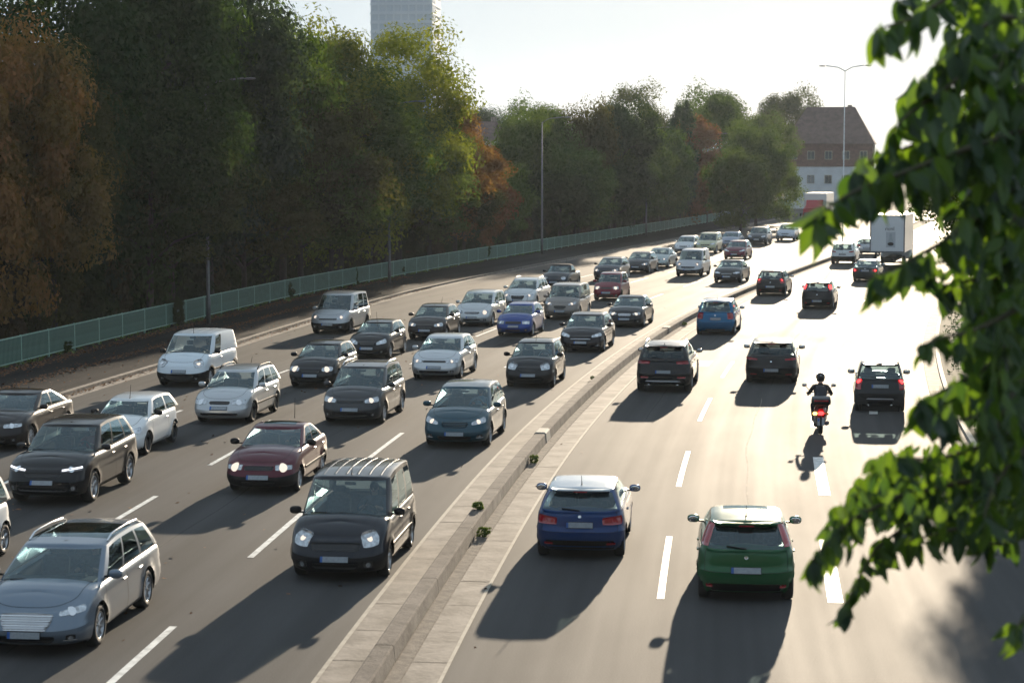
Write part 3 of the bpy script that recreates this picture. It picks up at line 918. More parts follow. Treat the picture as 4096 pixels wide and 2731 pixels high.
    for sg in (1, -1):
        for j in range(gT - 1):
            t = (GL[j] + GL[j + 1]) / 2
            for i in range(gn - 1):
                q = [gv[(sg, j, i)], gv[(sg, j, i + 1)], gv[(sg, j + 1, i + 1)], gv[(sg, j + 1, i)]]; q = list(dict.fromkeys(q))
                if sg == 1: q = q[::-1]
                k0, y0, v0 = c.gpts[i]; k1, y1, v1 = c.gpts[i + 1]
                g, mt = 'pillars', PM
                ym = (y0 + y1) / 2; vm = ((v0 if k0 == 's' else 0 if k0 == 'f' else 1) + (v1 if k1 == 's' else 0 if k1 == 'f' else 1)) / 2
                if k0 == 'f' and k1 == 'f':
                    if ym < .93:
                        if t < .05: mt = M['trim']; g = 'cowl'
                        elif t < .955: g, mt = 'windscreen', M['glass']
                elif k0 == 'r' and k1 == 'r':
                    if ym < P['ry']:
                        if P['rw0'] < t < P['rw1']: g, mt = 'rear_window', M['glass_dark'] if P.get('rdark') else M['glass']
                        elif t < P['rw0']: mt = PM
                else:
                    inwin = None
                    for wi, (a, b, dk_) in enumerate(P['side']):
                        if a <= vm <= b and .05 < t < .89: inwin = wi
                    if inwin is not None:
                        g = 'side_window%d%d' % (inwin, sg); mt = M['glass_dark'] if P['side'][inwin][2] else M['glass']
                    elif .05 < t < .89 and P['side'] and P['side'][0][0] < vm < P['side'][-1][1]:
                        g, mt = 'window_post%d%d' % (sum(1 for a_, b_, _ in P['side'] if b_ <= vm), sg), (M['trim'] if P['pill'] else PM)
                    elif t < .05: g, mt = 'window_trim', M['trim'] if not panel else PM
                put(g, q, mt)
    # roof skin
    KR = 6; prev = {sg: [gv[(sg, gT - 1, i)] for i in range(gn)] for sg in (1, -1)}
    rz_ = pchip(c.roof, P['fo'] - GG[-1, :, 0])
    ctr_u = (P['uwt'] + P['urt']) / 2
    rows = []
    wmax = float(np.max(GG[-1, :, 1])) or 1
    xa, xb = GG[-1, 0, 0] - .34, GG[-1, -1, 0] + .34
    for li, f in enumerate((.965, .88, .70, .45, .2)):
        for sg in (1, -1):
            row = []
            for i in range(gn):
                if sg == -1 and c.gpts[i][1] == 0: row.append(None); continue
                x, y, z = GG[-1, i]; cxp = min(max(x, xb), xa)
                xx = cxp + (x - cxp) * f
                dz = (-.016 if li == 0 else -.004) + .026 * (1 - (abs(y) * f / wmax) ** 2)
                row.append(len(verts)); verts.append([xx, sg * y * f, float(pchip(c.roof, [P['fo'] - xx])[0]) + dz - .012])
            if sg == 1: base_row = row
            else: row = [base_row[i] if row[i] is None else row[i] for i in range(gn)]
            for i in range(gn - 1):
                q = [prev[sg][i], prev[sg][i + 1], row[i + 1], row[i]]; q = list(dict.fromkeys(q))
                if len(q) < 3: continue
                if sg == 1: q = q[::-1]
                put('roof', q, M['canvas'] if P.get('soft') else (M['glass_dark'] if P.get('glassroof') and f < .9 and .25 < i / gn < .62 else RM))
            prev[sg] = row
    for i in range(gn - 1):
        q = [prev[-1][i], prev[-1][i + 1], prev[1][i + 1], prev[1][i]]; q = list(dict.fromkeys(q))
        if len(q) > 2: put('roof', q, M['canvas'] if P.get('soft') else (M['glass_dark'] if P.get('glassroof') and .25 < i / gn < .62 else RM))
    if P.get('soft'):
        for key in [k for k in groups if (k[0] == 'pillars' or k[0].startswith('window_post')) and k[1] is PM]: groups[(key[0], M['canvas'])] = groups.get((key[0], M['canvas']), []) + groups.pop(key)
    names = {}
    for (g, mt), qs in groups.items(): names.setdefault(g, []).append((mt, qs))
    VA = np.array(verts)
    objs = {}
    gap = MB()
    for g, lst in names.items():
        used = {}; fv = []; ff = []; mi = []; mats = []
        for mt, qs in lst:
            if mt not in mats: mats.append(mt)
            for q in qs:
                qq = []
                for k in q[::-1]:
                    if k not in used: used[k] = len(fv); fv.append(verts[k])
                    qq.append(used[k])
                ff.append(qq); mi.append(mats.index(mt))
        nm = ''.join(ch for ch in g if not ch.isdigit() and ch != '-')
        o = link(nm, mk_mesh(nm, fv, ff, mats, nm not in ('underbody',), mi), root)
        objs[g] = o
        if detail > 1 and (nm in ('door', 'bonnet', 'tailgate', 'boot_lid')):
            ec = {}
            for q in ff:
                for a, b in zip(q, q[1:] + q[:1]): ec[(min(a, b), max(a, b))] = ec.get((min(a, b), max(a, b)), 0) + 1
            cen = np.mean(fv, axis=0)
            nrm = np.zeros((len(fv), 3))
            for q in ff:
                v = np.array([fv[k] for k in q[:3]]); w = np.cross(v[1] - v[0], v[2] - v[0])
                for k in q: nrm[k] += w
            nrm /= (np.linalg.norm(nrm, axis=1)[:, None] + 1e-9)
            for (a, b), cnt in ec.items():
                if cnt == 1:
                    pa, pb = np.array(fv[a]), np.array(fv[b]); d = (pb - pa); na, nb_ = nrm[a], nrm[b]
                    if np.dot(na, pa - np.array([P['fo'] - L / 2, 0, .3])) < 0: na = -na
                    if np.dot(nb_, pb - np.array([P['fo'] - L / 2, 0, .3])) < 0: nb_ = -nb_
                    ia = np.cross(d, na); ia /= (np.linalg.norm(ia) + 1e-9); ib = ia
                    if np.dot(ia, cen - pa) < 0: ia = -ia
                    gap.add([pa + na * .002 - ia * .003, pb + nb_ * .002 - ia * .003, pb + nb_ * .002 + ia * .006, pa + na * .002 + ia * .006], [(0, 1, 2, 3)])
    if gap.v: gap.build('panel_gaps', M['under'], root)
    # ---- wheels
    ty, rm = wheel_meshes(P['rim'])
    well = MB()
    for a in c.ax:
        for sg in (1, -1):
            # R scaled wheel
            y = sg * (W / 2 - .125)
            w = link('wheel', ty, root, (c.X(a), y, P['rw']), (0, 0, 0 if sg > 0 else math.pi), (P['rw'], P['rw'] * .98, P['rw']))
            r = link('rim', rm, w)
            V = []; Fq = []
            m_ = 14
            for k in range(m_ + 1):
                q = -.15 + (math.pi + .3) * k / m_
                for yy in (W / 2 - .045, W / 2 - .40): V.append((c.X(a) + math.cos(q) * c.Ra, sg * yy, P['rw'] + math.sin(q) * c.Ra))
            for k in range(m_): Fq.append((2 * k, 2 * k + 1, 2 * k + 3, 2 * k + 2))
            well.add(V, Fq)
            b0 = [(c.X(a) + math.cos(-.15 + (math.pi + .3) * k / m_) * c.Ra, sg * (W / 2 - .40), P['rw'] + math.sin(-.15 + (math.pi + .3) * k / m_) * c.Ra) for k in range(m_ + 1)]
            well.add(b0, [tuple(range(m_ + 1))])
    well.build('wheel_arch', M['under'], root)
    for sg in (1, -1):
        if P['sill'] == 'trim' and detail > 1:   # cladding round the arches
            cl = MB()
            for a in c.ax:
                V = []
                for k in range(13):
                    q = .12 + (math.pi - .24) * k / 12
                    for rr in (c.Ra - .004, c.Ra + .05):
                        x, z = c.X(a) + math.cos(q) * rr, P['rw'] + math.sin(q) * rr
                        p = c.SU(P['fo'] - x, z, sg); V.append((x, p[1] + sg * .012, z))
                cl.add(V, [(2 * k, 2 * k + 1, 2 * k + 3, 2 * k + 2) for k in range(12)])
            cl.build('arch_trim', M['trim'], root, True)
    # ---- mirrors, handles
    um, zm = P['uc'] + P.get('mu', .38), P['hb'] + .075
    for sg in (1, -1):
        y0 = W / 2 - .08
        mb = MB(); mb.ball((c.X(um), sg * (y0 + .17), zm), (.065, .115, .075), 0, 12, 8, .75)
        mb.box((c.X(um) - .005, sg * (y0 + .045), zm - .045), (.05, .14, .03), 1, bev=.01)
        mm = mb.build('wing_mirror', [M['trim'] if P.get('bmir') else PM, M['trim']], root, True)
        MB().ball((c.X(um) - .064, sg * (y0 + .17), zm), (.006, .095, .058), 0, 12, 6).build('mirror_glass', M['mirror'], mm, True)
        if detail > 1:
            for k, (a, b) in enumerate(c.doors):
                zz = P['hb'] - .16; p = c.SU(b - .16, zz, sg)
                d = objs.get('door%d%d' % (k, sg))
                MB().box((p[0], p[1] + sg * .012, p[2]), (.17, .035, .028), bev=.01).build('handle', M['trim'] if P.get('bhan') else PM, d or root)
    # ---- features
    A = lambda *q, **k: add_patch(*q, **k)
    FS = lambda a, z: c.S(a, z); RS = lambda a, z: c.S(a, z, True)
    hl = F.get('head')   # (a0,a1,z0,z1, shape dz) inner a, outer a, inner bottom/top, outer bottom/top
    if hl:
        a0, a1, zi0, zi1, zo0, zo1 = hl[:6]; rn = hl[6] if len(hl) > 6 else .35
        for sg in (1, -1):
            mb = MB(); A(mb, FS, [(sg * a0, zi0), (sg * a1, zo0), (sg * a1, zo1), (sg * a0, zi1)], off=.010, nu=8, nv=4, rnd=rn)
            h = mb.build('headlight', M[F.get('lens', 'lens')], root, True)
            am = a0 + (a1 - a0) * F.get('lampf', .45); zz = (zi0 + zi1 + zo0 + zo1) / 4; rr = F.get('lampr', .055) * 1.12
            lit = F.get('lit')
            on = lit in ('both',) or (lit == 'L' and sg > 0) or (lit == 'R' and sg < 0)
            mb = MB(); A(mb, FS, [(sg * (am - rr), zz - rr), (sg * (am + rr), zz - rr), (sg * (am + rr), zz + rr * .9), (sg * (am - rr), zz + rr * .9)], off=.014, nu=6, nv=6, rnd=1.0)
            mb.build('bulb', M['lamp_warm'] if on else M['chrome'], h, True)
            if F.get('drl'):
                mb = MB(); A(mb, FS, [(sg * (a0 + .02), zi1 - .03), (sg * (a1 - .02), zo1 - .05), (sg * (a1 - .02), zo1 - .015), (sg * (a0 + .02), zi1 + .0)], off=.015, nu=6, nv=1)
                mb.build('daylight_strip', M['lamp_cool'], h, True)
            if F.get('amber'):
                mb = MB(); A(mb, FS, [(sg * (a1 - .16), zo0 + .015), (sg * (a1 - .02), zo0 + .03), (sg * (a1 - .02), zo1 - .04), (sg * (a1 - .14), zo1 - .04)], off=.014, nu=3, nv=2, rnd=.4)
                mb.build('indicator', M['lens_dark'], h, True)
    gr = F.get('grille')  # half width bottom, half width top, z0, z1
    if gr:
        mb = MB(); A(mb, FS, [(-gr[0], gr[2]), (gr[0], gr[2]), (gr[1], gr[3]), (-gr[1], gr[3])], off=.008, nu=10, nv=3, rnd=gr[4] if len(gr) > 4 else .15)
        g = mb.build('grille', M['grille'] if not F.get('gsil') else M['rim'], root, True)
        nb_ = F.get('bars', 0)
        for k in range(nb_):
            f0 = (k + .5) / nb_; z = gr[2] + (gr[3] - gr[2]) * f0; hw = gr[0] + (gr[1] - gr[0]) * f0 - .02
            mb = MB(); A(mb, FS, [(-hw, z - .010), (hw, z - .010), (hw, z + .010), (-hw, z + .010)], off=.016, nu=10, nv=1)
            mb.build('grille_bar', M['chrome'] if F.get('barm', 'chrome') == 'chrome' else PM, g, True)
        if F.get('badge', False):
            zb = (gr[2] + gr[3]) / 2 + F.get('bz', 0)
            mb = MB(); A(mb, FS, [(-.055, zb - .045), (.055, zb - .045), (.055, zb + .045), (-.055, zb + .045)], off=.022, nu=6, nv=6, rnd=1.0)
            mb.build('badge', M['chrome'], root, True)
    it = F.get('intake')
    if it:
        mb = MB(); A(mb, FS, [(-it[0], it[2]), (it[0], it[2]), (it[1], it[3]), (-it[1], it[3])], off=.006, nu=10, nv=2, rnd=.25)
        mb.build('lower_intake', M['grille'], root, True)
    fg = F.get('fog')
    if fg:
        for sg in (1, -1):
            mb = MB(); A(mb, FS, [(sg * (fg[0] - fg[2] * 1.6), fg[1] - fg[2]), (sg * (fg[0] + fg[2] * 1.6), fg[1] - fg[2]), (sg * (fg[0] + fg[2] * 1.6), fg[1] + fg[2]), (sg * (fg[0] - fg[2] * 1.6), fg[1] + fg[2])], off=.007, nu=5, nv=3, rnd=.4)
            o = mb.build('fog_lamp_recess', M['grille'], root, True)
            mb = MB(); A(mb, FS, [(sg * (fg[0] - fg[2] * .75), fg[1] - fg[2] * .75), (sg * (fg[0] + fg[2] * .75), fg[1] - fg[2] * .75), (sg * (fg[0] + fg[2] * .75), fg[1] + fg[2] * .75), (sg * (fg[0] - fg[2] * .75), fg[1] + fg[2] * .75)], off=.012, nu=5, nv=5, rnd=1)
            mb.build('fog_lamp', M['lens'], o, True)
            if F.get('fogbar'):
                mb = MB(); A(mb, FS, [(sg * (fg[0] - fg[2] * 2.2), fg[1] - .035), (sg * (fg[0] + fg[2] * 2.2), fg[1] - .035), (sg * (fg[0] + fg[2] * 2.2), fg[1] - .018), (sg * (fg[0] - fg[2] * 2.2), fg[1] - .018)], off=.016, nu=6, nv=1)
                mb.build('chrome_strip', M['chrome'], root, True)
    def plate(fn, zc, wide=.26, px=0.0):
        p = fn(px, zc); q = fn(px, zc + .05); sgx = 1 if fn(0, zc)[0] > -1 else -1
        t = math.atan2((q[0] - p[0]) * sgx, .05)
        c0 = (p[0] + sgx * .022, px, zc)
        R = Matrix.Rotation(max(-.5, min(.5, t)) * sgx, 3, 'Y')
        mb = MB(); mb.box(c0, (.018, .53, .125), 0, R, .004)
        o = mb.build('number_plate', M['trim'], root)
        R2 = R
        off = R @ Vector((sgx * .011, 0, 0))
        MB().box((c0[0] + off.x, c0[1] - sgx * (-.022), c0[2] + off.z), (.006, .47, .105), 0, R).build('plate_face', M['plate'], o)
        MB().box((c0[0] + off.x, c0[1] + sgx * (-.237), c0[2] + off.z), (.006, .044, .105), 0, R).build('plate_band', M['plate_blue'], o)
    if F.get('plate'): plate(FS, F['plate'])
    # rear
    tl = F.get('tail')
    if tl:
        a0, a1, zi0, zi1, zo0, zo1 = tl[:6]
        for sg in (1, -1):
            mb = MB(); A(mb, RS, [(sg * a0, zi0), (sg * a1, zo0), (sg * a1, zo1), (sg * a0, zi1)], off=.010, nu=6, nv=4, rnd=tl[6] if len(tl) > 6 else .3)
            t = mb.build('tail_light', M['red_lens'], root, True)
            am, zz = a0 * .45 + a1 * .55, (zi0 + zi1 + zo0 + zo1) / 4 + F.get('tlz', 0); rr = F.get('tlr', .05)
            mb = MB(); A(mb, RS, [(sg * (am - rr), zz - rr), (sg * (am + rr), zz - rr), (sg * (am + rr), zz + rr), (sg * (am - rr), zz + rr)], off=.015, nu=4, nv=4, rnd=1)
            mb.build('lamp_unit', M['red_lit'] if F.get('tlit') else M['red_lens'] if F.get('tlit') is None else M['lens'], t, True)
    tp = F.get('tailpillar')   # lights on the rear pillars: (t0, t1, a0, a1)
    if tp:
        for sg in (1, -1):
            mb = MB(); A(mb, lambda a, t: c.SG(a, t), [(sg * tp[2], tp[0]), (sg * tp[3], tp[0]), (sg * (tp[3]), tp[1]), (sg * tp[2], tp[1])], off=.012, nu=4, nv=6, rnd=.15)
            t = mb.build('tail_light', M['red_lens'], root, True)
            if F.get('tplit'):
                mb = MB(); A(mb, lambda a, t: c.SG(a, t), [(sg * (tp[2] + .02), tp[0] + .25 * (tp[1] - tp[0])), (sg * (tp[3] - .01), tp[0] + .25 * (tp[1] - tp[0])), (sg * (tp[3] - .01), tp[1] - .1 * (tp[1] - tp[0])), (sg * (tp[2] + .02), tp[1] - .1 * (tp[1] - tp[0]))], off=.018, nu=3, nv=4, rnd=.3)
                mb.build('lamp_unit', M['red_lit'], t, True)
    if F.get('rplate'): plate(RS, F['rplate'])
    if F.get('rbadge'):
        z = F['rbadge']; mb = MB(); A(mb, RS, [(-.036, z - .03), (.036, z - .03), (.036, z + .03), (-.036, z + .03)], off=.012, nu=6, nv=6, rnd=1.0); mb.build('badge', M['chrome'], root, True)
    if F.get('rlow'):
        q = F['rlow']; mb = MB(); A(mb, RS, [(-q[0], q[1]), (q[0], q[1]), (q[0] - .06, q[2]), (-q[0] + .06, q[2])], off=.008, nu=10, nv=2, rnd=.1); mb.build('bumper_insert', M['trim'], root, True)
    if F.get('rstrip'):
        q = F['rstrip']; mb = MB(); A(mb, RS, [(-q[0], q[1]), (q[0], q[1]), (q[0], q[2]), (-q[0], q[2])], off=.014, nu=12, nv=1); mb.build('chrome_strip', M[F.get('rstripm', 'chrome')], root, True)
    if F.get('rskid'):
        q = F['rskid']; mb = MB(); A(mb, RS, [(-q[0], q[1]), (q[0], q[1]), (q[0] - .05, q[2]), (-q[0] + .05, q[2])], off=.020, nu=12, nv=1); mb.build('skid_plate', M['rim'], root, True)
    if F.get('refl'):
        a, z, w_, h_ = F['refl']
        for sg in (1, -1):
            mb = MB(); A(mb, RS, [(sg * (a - w_), z - h_), (sg * (a + w_), z - h_), (sg * (a + w_), z + h_), (sg * (a - w_), z + h_)], off=.012, nu=4, nv=1, rnd=.3); mb.build('reflector', M['red_lens'], root, True)
    if F.get('exh'):
        for y in F['exh']:
            p = RS(abs(y), P['gc'] + .05)
            MB().tube([(p[0] + .2, y, P['gc'] + .02), (p[0] - .03, y, P['gc'] + .02)], .042, 10).build('exhaust_tip', M['chrome'], root, True)
    if F.get('rear', False):
        p0 = c.SG(.0, P['rw0'] + .02); p1 = c.SG(.45, P['rw0'] + .10)
        MB().tube([(p0[0] - .02, 0, p0[2]), (p1[0] - .025, p1[1] * F.get('wip', 1), p1[2])], .014, 6).build('rear_wiper', M['trim'], root)
        if F.get('spoiler', True):
            ys = np.linspace(-.9, .9, 9); V = []; FF = []
            for y in ys:
                p = c.SG(y, .97)
                V += [(p[0] + .02, p[1], p[2] + .045), (p[0] - .15, p[1] * .97, p[2] + .03 - .02 * abs(y)), (p[0] - .02, p[1] * .98, p[2] - .02)]
            for k in range(8):
                for e in range(3): FF.append((3 * k + e, 3 * k + (e + 1) % 3, 3 * k + 3 + (e + 1) % 3, 3 * k + 3 + e))
            FF += [(0, 1, 2), (26, 25, 24)]
            MB().add(V, FF).build('roof_spoiler', [RM if not F.get('spm') else M['trim']], root, True)
        if F.get('hibrake', True):
            p = c.SG(0, .93); MB().box((p[0] - .03 - (.10 if F.get('spoiler', True) else 0), 0, p[2] + .015), (.03, .26, .022), bev=.004).build('high_brake_light', M['red_lens'], root)
    # wipers on the windscreen
    if detail > 1:
        for y0, y1 in ((.30, -.22), (-.08, -.62)):
            pp = [c.SG(np.clip((y0 + (y1 - y0) * q) / (W / 2 - .1), -.9, .9), .045 + .05 * math.sin(q * 2.6), False) for q in (0, .33, .66, 1)]
            MB().tube([(p[0] + .018, p[1], p[2] + .012) for p in pp], .011, 5).build('wiper', M['trim'], root)
    if P.get('rails'):
        for sg in (1, -1):
            pts = []
            for q in np.linspace(.06, .96, 9):
                u = P['uwt'] + .2 + (P['urt'] - P['uwt'] - .3) * q
                zz = float(pchip(c.roof, [u])[0]); k = .055 if .08 < q < .94 else .0
                pts.append((c.X(u), sg * (W / 2 - P['wt'] - .035), zz - .012 + k))
            MB().tube(pts, .017, 8).build('roof_rail', M[P['rails']], root, True)
    an = F.get('ant')
    if an is not None:
        u, tl_, ln = an; zz = float(pchip(c.roof, [u])[0]) + .005
        MB().tube([(c.X(u), 0, zz - .01), (c.X(u) - tl_ * ln, 0, zz + ln * (1 - .3 * tl_))], [.010, .005], 6).ball((c.X(u), 0, zz), (.03, .02, .015)).build('aerial', M['trim'], root)
    if F.get('fin'):
        u = P['urt'] - .22; zz = float(pchip(c.roof, [u])[0]) + .01
        MB().add([(c.X(u) + .07, 0, zz - .02), (c.X(u) - .07, .022, zz - .02), (c.X(u) - .07, -.022, zz - .02), (c.X(u) - .06, 0, zz + .065)], [(0, 1, 3), (0, 3, 2), (1, 2, 3)]).build('roof_fin', RM, root)
    if F.get('ribs'):
        for y in F['ribs']:
            V = []
            us = np.linspace(P['uwt'] + .2, P['urt'] - .1, 10)
            for u in us:
                zz = float(pchip(c.roof, [u])[0]) + .022 - .03 * (abs(y) / (W / 2)) ** 2 * 1.5
                V += [(c.X(u), y - .03, zz - .02), (c.X(u), y - .015, zz - .006), (c.X(u), y + .015, zz - .006), (c.X(u), y + .03, zz - .02)]
            MB().add(V, [(4 * k + e, 4 * k + e + 1, 4 * k + 5 + e, 4 * k + 4 + e) for k in range(9) for e in range(3)]).build('roof_rib', RM, root, True)
    if F.get('molding'):
        for sg in (1, -1):
            V = []; us = np.linspace(c.doors[0][0] - .05, c.doors[-1][1] + .05, 12); z0 = F['molding']
            for u in us:
                p = c.SU(u, z0, sg); V += [(p[0], p[1] + sg * .0, z0 - .035), (p[0], p[1] + sg * .018, z0 - .028), (p[0], p[1] + sg * .018, z0 + .028), (p[0], p[1], z0 + .035)]
            MB().add(V, [(4 * k + e, 4 * k + e + 1, 4 * k + 5 + e, 4 * k + 4 + e) for k in range(11) for e in range(3)]).build('door_molding', M[F.get('moldm', 'trim')], root)
    # ---- cabin
    fl = P['gc'] + .12
    u0, u1 = P['uc'] + .12, min(P['urb'] - .12, L - .38); w = W / 2 - .14; w2 = w * .86
    mb = MB()
    zt = P['hb'] - .03
    x0, x1 = c.X(u0), c.X(u1)
    V = [(x0, w, fl), (x0, -w, fl), (x1, -w2, fl), (x1, w2, fl), (x0, w, zt), (x0, -w, zt), (x1, -w2, zt), (x1, w2, zt)]
    mb.add(V, [(0, 1, 2, 3), (0, 4, 5, 1), (1, 5, 6, 2), (2, 6, 7, 3), (3, 7, 4, 0)])
    mb.box((x0 - .16, 0, P['hb'] - .10), (.52, 2 * w, .22), bev=.06)
    mb.box((x0 - .30, .36, P['hb'] + .015), (.16, .34, .10), bev=.03)
    mb.build('cabin', M['cabin'], root)
    sm = 'seat_tan' if P.get('tan') else 'seat'
    xs = c.X(P['uwt'] + P.get('seatu', .42)); dz = P['H'] - 1.47
    sz = P.get('sz', .04 + max(0, dz * .45))
    for sg in (1, -1): link('seat', seat_mesh(sm), root, (xs, sg * .36, sz + P['gc'] - .12))
    if P['urb'] - P['uwt'] > 1.7 and detail > 0 and not P.get('norear'):
        xr = xs - .82
        mb = MB(); mb.box((xr, 0, .36 + sz), (.5, 2 * w - .1, .18), bev=.05); mb.box((xr - .27, 0, .66 + sz), (.14, 2 * w - .1, .58), R=Matrix.Rotation(-.3, 3, 'Y'), bev=.05)
        for y in (-.42, .42): mb.box((xr - .38, y, 1.0 + sz), (.09, .24, .14), R=Matrix.Rotation(-.2, 3, 'Y'), bev=.03)
        mb.build('rear_bench', M[sm], root)
    link('steering_wheel', steer_mesh(), root, (xs + .50, .36, P['hb'] - .02 + P.get('sz', 0) * .3), (0, -.35, 0))
    mm = c.SG(0, .93, False)
    MB().box((mm[0] - .09, 0, mm[2] - .05), (.03, .22, .065), bev=.015).build('inner_mirror', M['cabin'], root)
    return root, c, (xs, .36, sz + P['gc'] - .12)
# ------------------------------------------------------------------ people
def skin_body(name, verts, edges, radii, mats, pick, sub=1):
    me = bpy.data.meshes.new(name); me.from_pydata(verts, edges, []); me.update()
    o = bpy.data.objects.new(name, me); COL.objects.link(o)
    sk = o.modifiers.new('skin', 'SKIN'); sk.use_smooth_shade = True
    for i, r in enumerate(radii):
        d = me.skin_vertices[0].data[i]; d.radius = r if hasattr(r, '__len__') else (r, r); d.use_root = (i == 0)
    ss = o.modifiers.new('sub', 'SUBSURF'); ss.levels = sub; ss.render_levels = sub
    dg = bpy.context.evaluated_depsgraph_get(); dg.update()
    m2 = bpy.data.meshes.new_from_object(o.evaluated_get(dg)); m2.name = name
    bpy.data.objects.remove(o)
    m2.materials.clear()
    for m in mats: m2.materials.append(m)
    V = np.array(verts)
    for p in m2.polygons:
        k = int(np.argmin(np.sum((V - np.array(p.center)) ** 2, axis=1))); p.material_index = pick(k, p.center); p.use_smooth = True
    return m2

def face_bits(parent, c, fwd, skin, hair, hairlen=.0):
    """head details: hair cap, nose, ears, eyes, mouth; fwd = yaw of the face"""
    R = Matrix.Rotation(fwd, 3, 'Z')
    w = lambda p: tuple(Vector(c) + R @ Vector(p))
    mb = MB(); mb.ball(w((-.018, 0, .030)), (.098, .088, .100), 0, 14, 10, 1, R)
    if hairlen: mb.ball(w((-.055, 0, -.03)), (.07, .092, .10 + hairlen), 0, 12, 8, 1, R)
    mb.build('hair', M[hair], parent, True)
    mb = MB(); mb.ball(w((.092, 0, -.015)), (.022, .014, .022), 0, 8, 6, 1, R).build('nose', M[skin], parent, True)
    for sg in (1, -1):
        MB().ball(w((.0, sg * .082, -.005)), (.022, .010, .032), 0, 8, 6, 1, R).build('ear', M[skin], parent, True)
        MB().ball(w((.078, sg * .032, .012)), (.010, .014, .008), 0, 8, 6, 1, R).build('eye', M['hair'], parent, True)
    MB().ball(w((.082, 0, -.055)), (.010, .026, .007), 0, 8, 6, 1, R).build('mouth', M['red_lens'], parent, True)

_shirt = {}
def driver(root, seat, pos, rz, label, shirt=(.05, .06, .09), hair='hair', lean=0.0, skin='skin', hlen=0.0):
    k = tuple(shirt)
    if k not in _shirt: _shirt[k] = plain('shirt', shirt, .85, var=.2, scale=14)
    Rz = Matrix.Rotation(rz, 4, 'Z'); w = Matrix.Translation(pos) @ Rz
    base = w @ Vector(seat)
    t = empty('person', base, rz); tag(t, label, 'person')
    # pelvis at seat; x forward, y left, z up (metres above the seat base)
    v = [(-.12, 0, .50), (-.17, 0, .68), (-.21, 0, .88), (-.22, 0, 1.00), (-.205, 0, 1.07), (-.19, 0, 1.15), (-.185, 0, 1.24),
         (-.20, .19, .96), (.03, .27, .78), (.27, .15, .86), (.36, .12, .90),
         (-.20, -.19, .96), (.03, -.27, .78), (.27, -.15, .86), (.36, -.12, .90),
         (.0, .10, .47), (.36, .15, .53), (.50, .14, .22), (.0, -.10, .47), (.36, -.15, .53), (.50, -.14, .22)]
    e = [(0, 1), (1, 2), (2, 3), (3, 4), (4, 5), (5, 6), (2, 7), (7, 8), (8, 9), (9, 10), (2, 11), (11, 12), (12, 13), (13, 14), (0, 15), (15, 16), (16, 17), (0, 18), (18, 19), (19, 20)]
    r = [(.13, .16), (.12, .155), (.11, .16), (.06, .08), (.05, .052), (.088, .076), (.07, .065), .062, .05, .038, .042, .062, .05, .038, .042, .085, .068, .05, .085, .068, .05]
    key = ('drv', skin)
    me = skin_body('body', v, e, r, [_shirt[k], M[skin], M['jeans']], lambda i, c: 1 if i in (4, 5, 6, 9, 10, 13, 14) else 2 if i >= 15 else 0)
    b = link('body', me, t)
    hd = (-.185, 0, 1.17)
    face_bits(b, hd, 0, skin, hair, hlen)
    return t

# ------------------------------------------------------------------ the traffic
SIL = (.44, .46, .48); WHT = (.72, .73, .73); BLK = (.006, .0065, .008); DGR = (.040, .042, .046); BRN = (.022, .017, .015)
small = dict(head=(.44, .84, .60, .70, .64, .80, .4), grille=(.30, .33, .555, .63), intake=(.40, .46, .27, .36), fog=(.60, .33, .045), plate=.45, ant=(3.3, .75, .34))
comp = dict(head=(.46, .90, .60, .70, .64, .78, .35), grille=(.34, .38, .58, .66), intake=(.46, .52, .27, .38), fog=(.66, .33, .05), plate=.44)
suvf = dict(head=(.46, .92, .76, .86, .80, .94, .3), grille=(.36, .40, .70, .78), intake=(.52, .60, .36, .50), fog=(.70, .44, .06), plate=.56)
vanf = dict(head=(.50, .84, .64, .92, .70, .98, .45), grille=(.36, .40, .50, .60), intake=(.40, .46, .28, .38), fog=(.62, .36, .06), plate=.46)
def mix(a, **k): d = dict(a); d.update(k); return d
CAR_GROUP_L, CAR_GROUP_R = 'cars in the oncoming lanes', 'cars driving away on the right carriageway'

# name, base kind, base overrides, anchor s,d (front axle for oncoming, rear axle for leaving), features, colour, metal, label, category, extra
V_ = []
def oncoming(*a, **k): V_.append((True, a, k))
def leaving(*a, **k): V_.append((False, a, k))
oncoming('estate_car', 'wagon', dict(L=4.9, W=1.86, H=1.50, wb=2.74, fo=.96, rw=.34, rails='chrome', glassroof=True, urt=4.35, urb=4.72, rim='alloy10'), 30.6, -5.77, mix(comp, head=(.52, .98, .64, .70, .70, .80, .3), grille=(.34, .46, .42, .68, .3), bars=4, gsil=True, lens='lens', intake=(.44, .5, .25, .36), fogbar=True, fog=(.72, .33, .05), plate=.38), (.15, .19, .24), .6, 'silver blue estate car with glass roof at the lower left, nearest oncoming car')
oncoming('hatchback_car', 'mpv', dict(L=4.2, W=1.78, H=1.6), 34.9, -9.85, mix(comp, tail=(.60, .85, .75, 1.02, .80, 1.0)), WHT, 0, 'white car cut by the left frame edge with only its rear corner showing')
oncoming('panel_van', 'van', dict(L=4.38, W=1.81, H=1.80, wb=2.73, side=[(.03, .30, 0), (.34, .64, 1), (.68, .95, 1)], bmir=True), 36.4, -2.01, mix(vanf, grille=(.44, .48, .60, .74), lit='both', lampr=.045, ribs=(-.55, -.33, -.11, .11, .33, .55), ant=(1.8, .3, .2), molding=.55), (.014, .016, .022), .2, 'dark van with ribbed gleaming roof beside the barrier in the foreground')
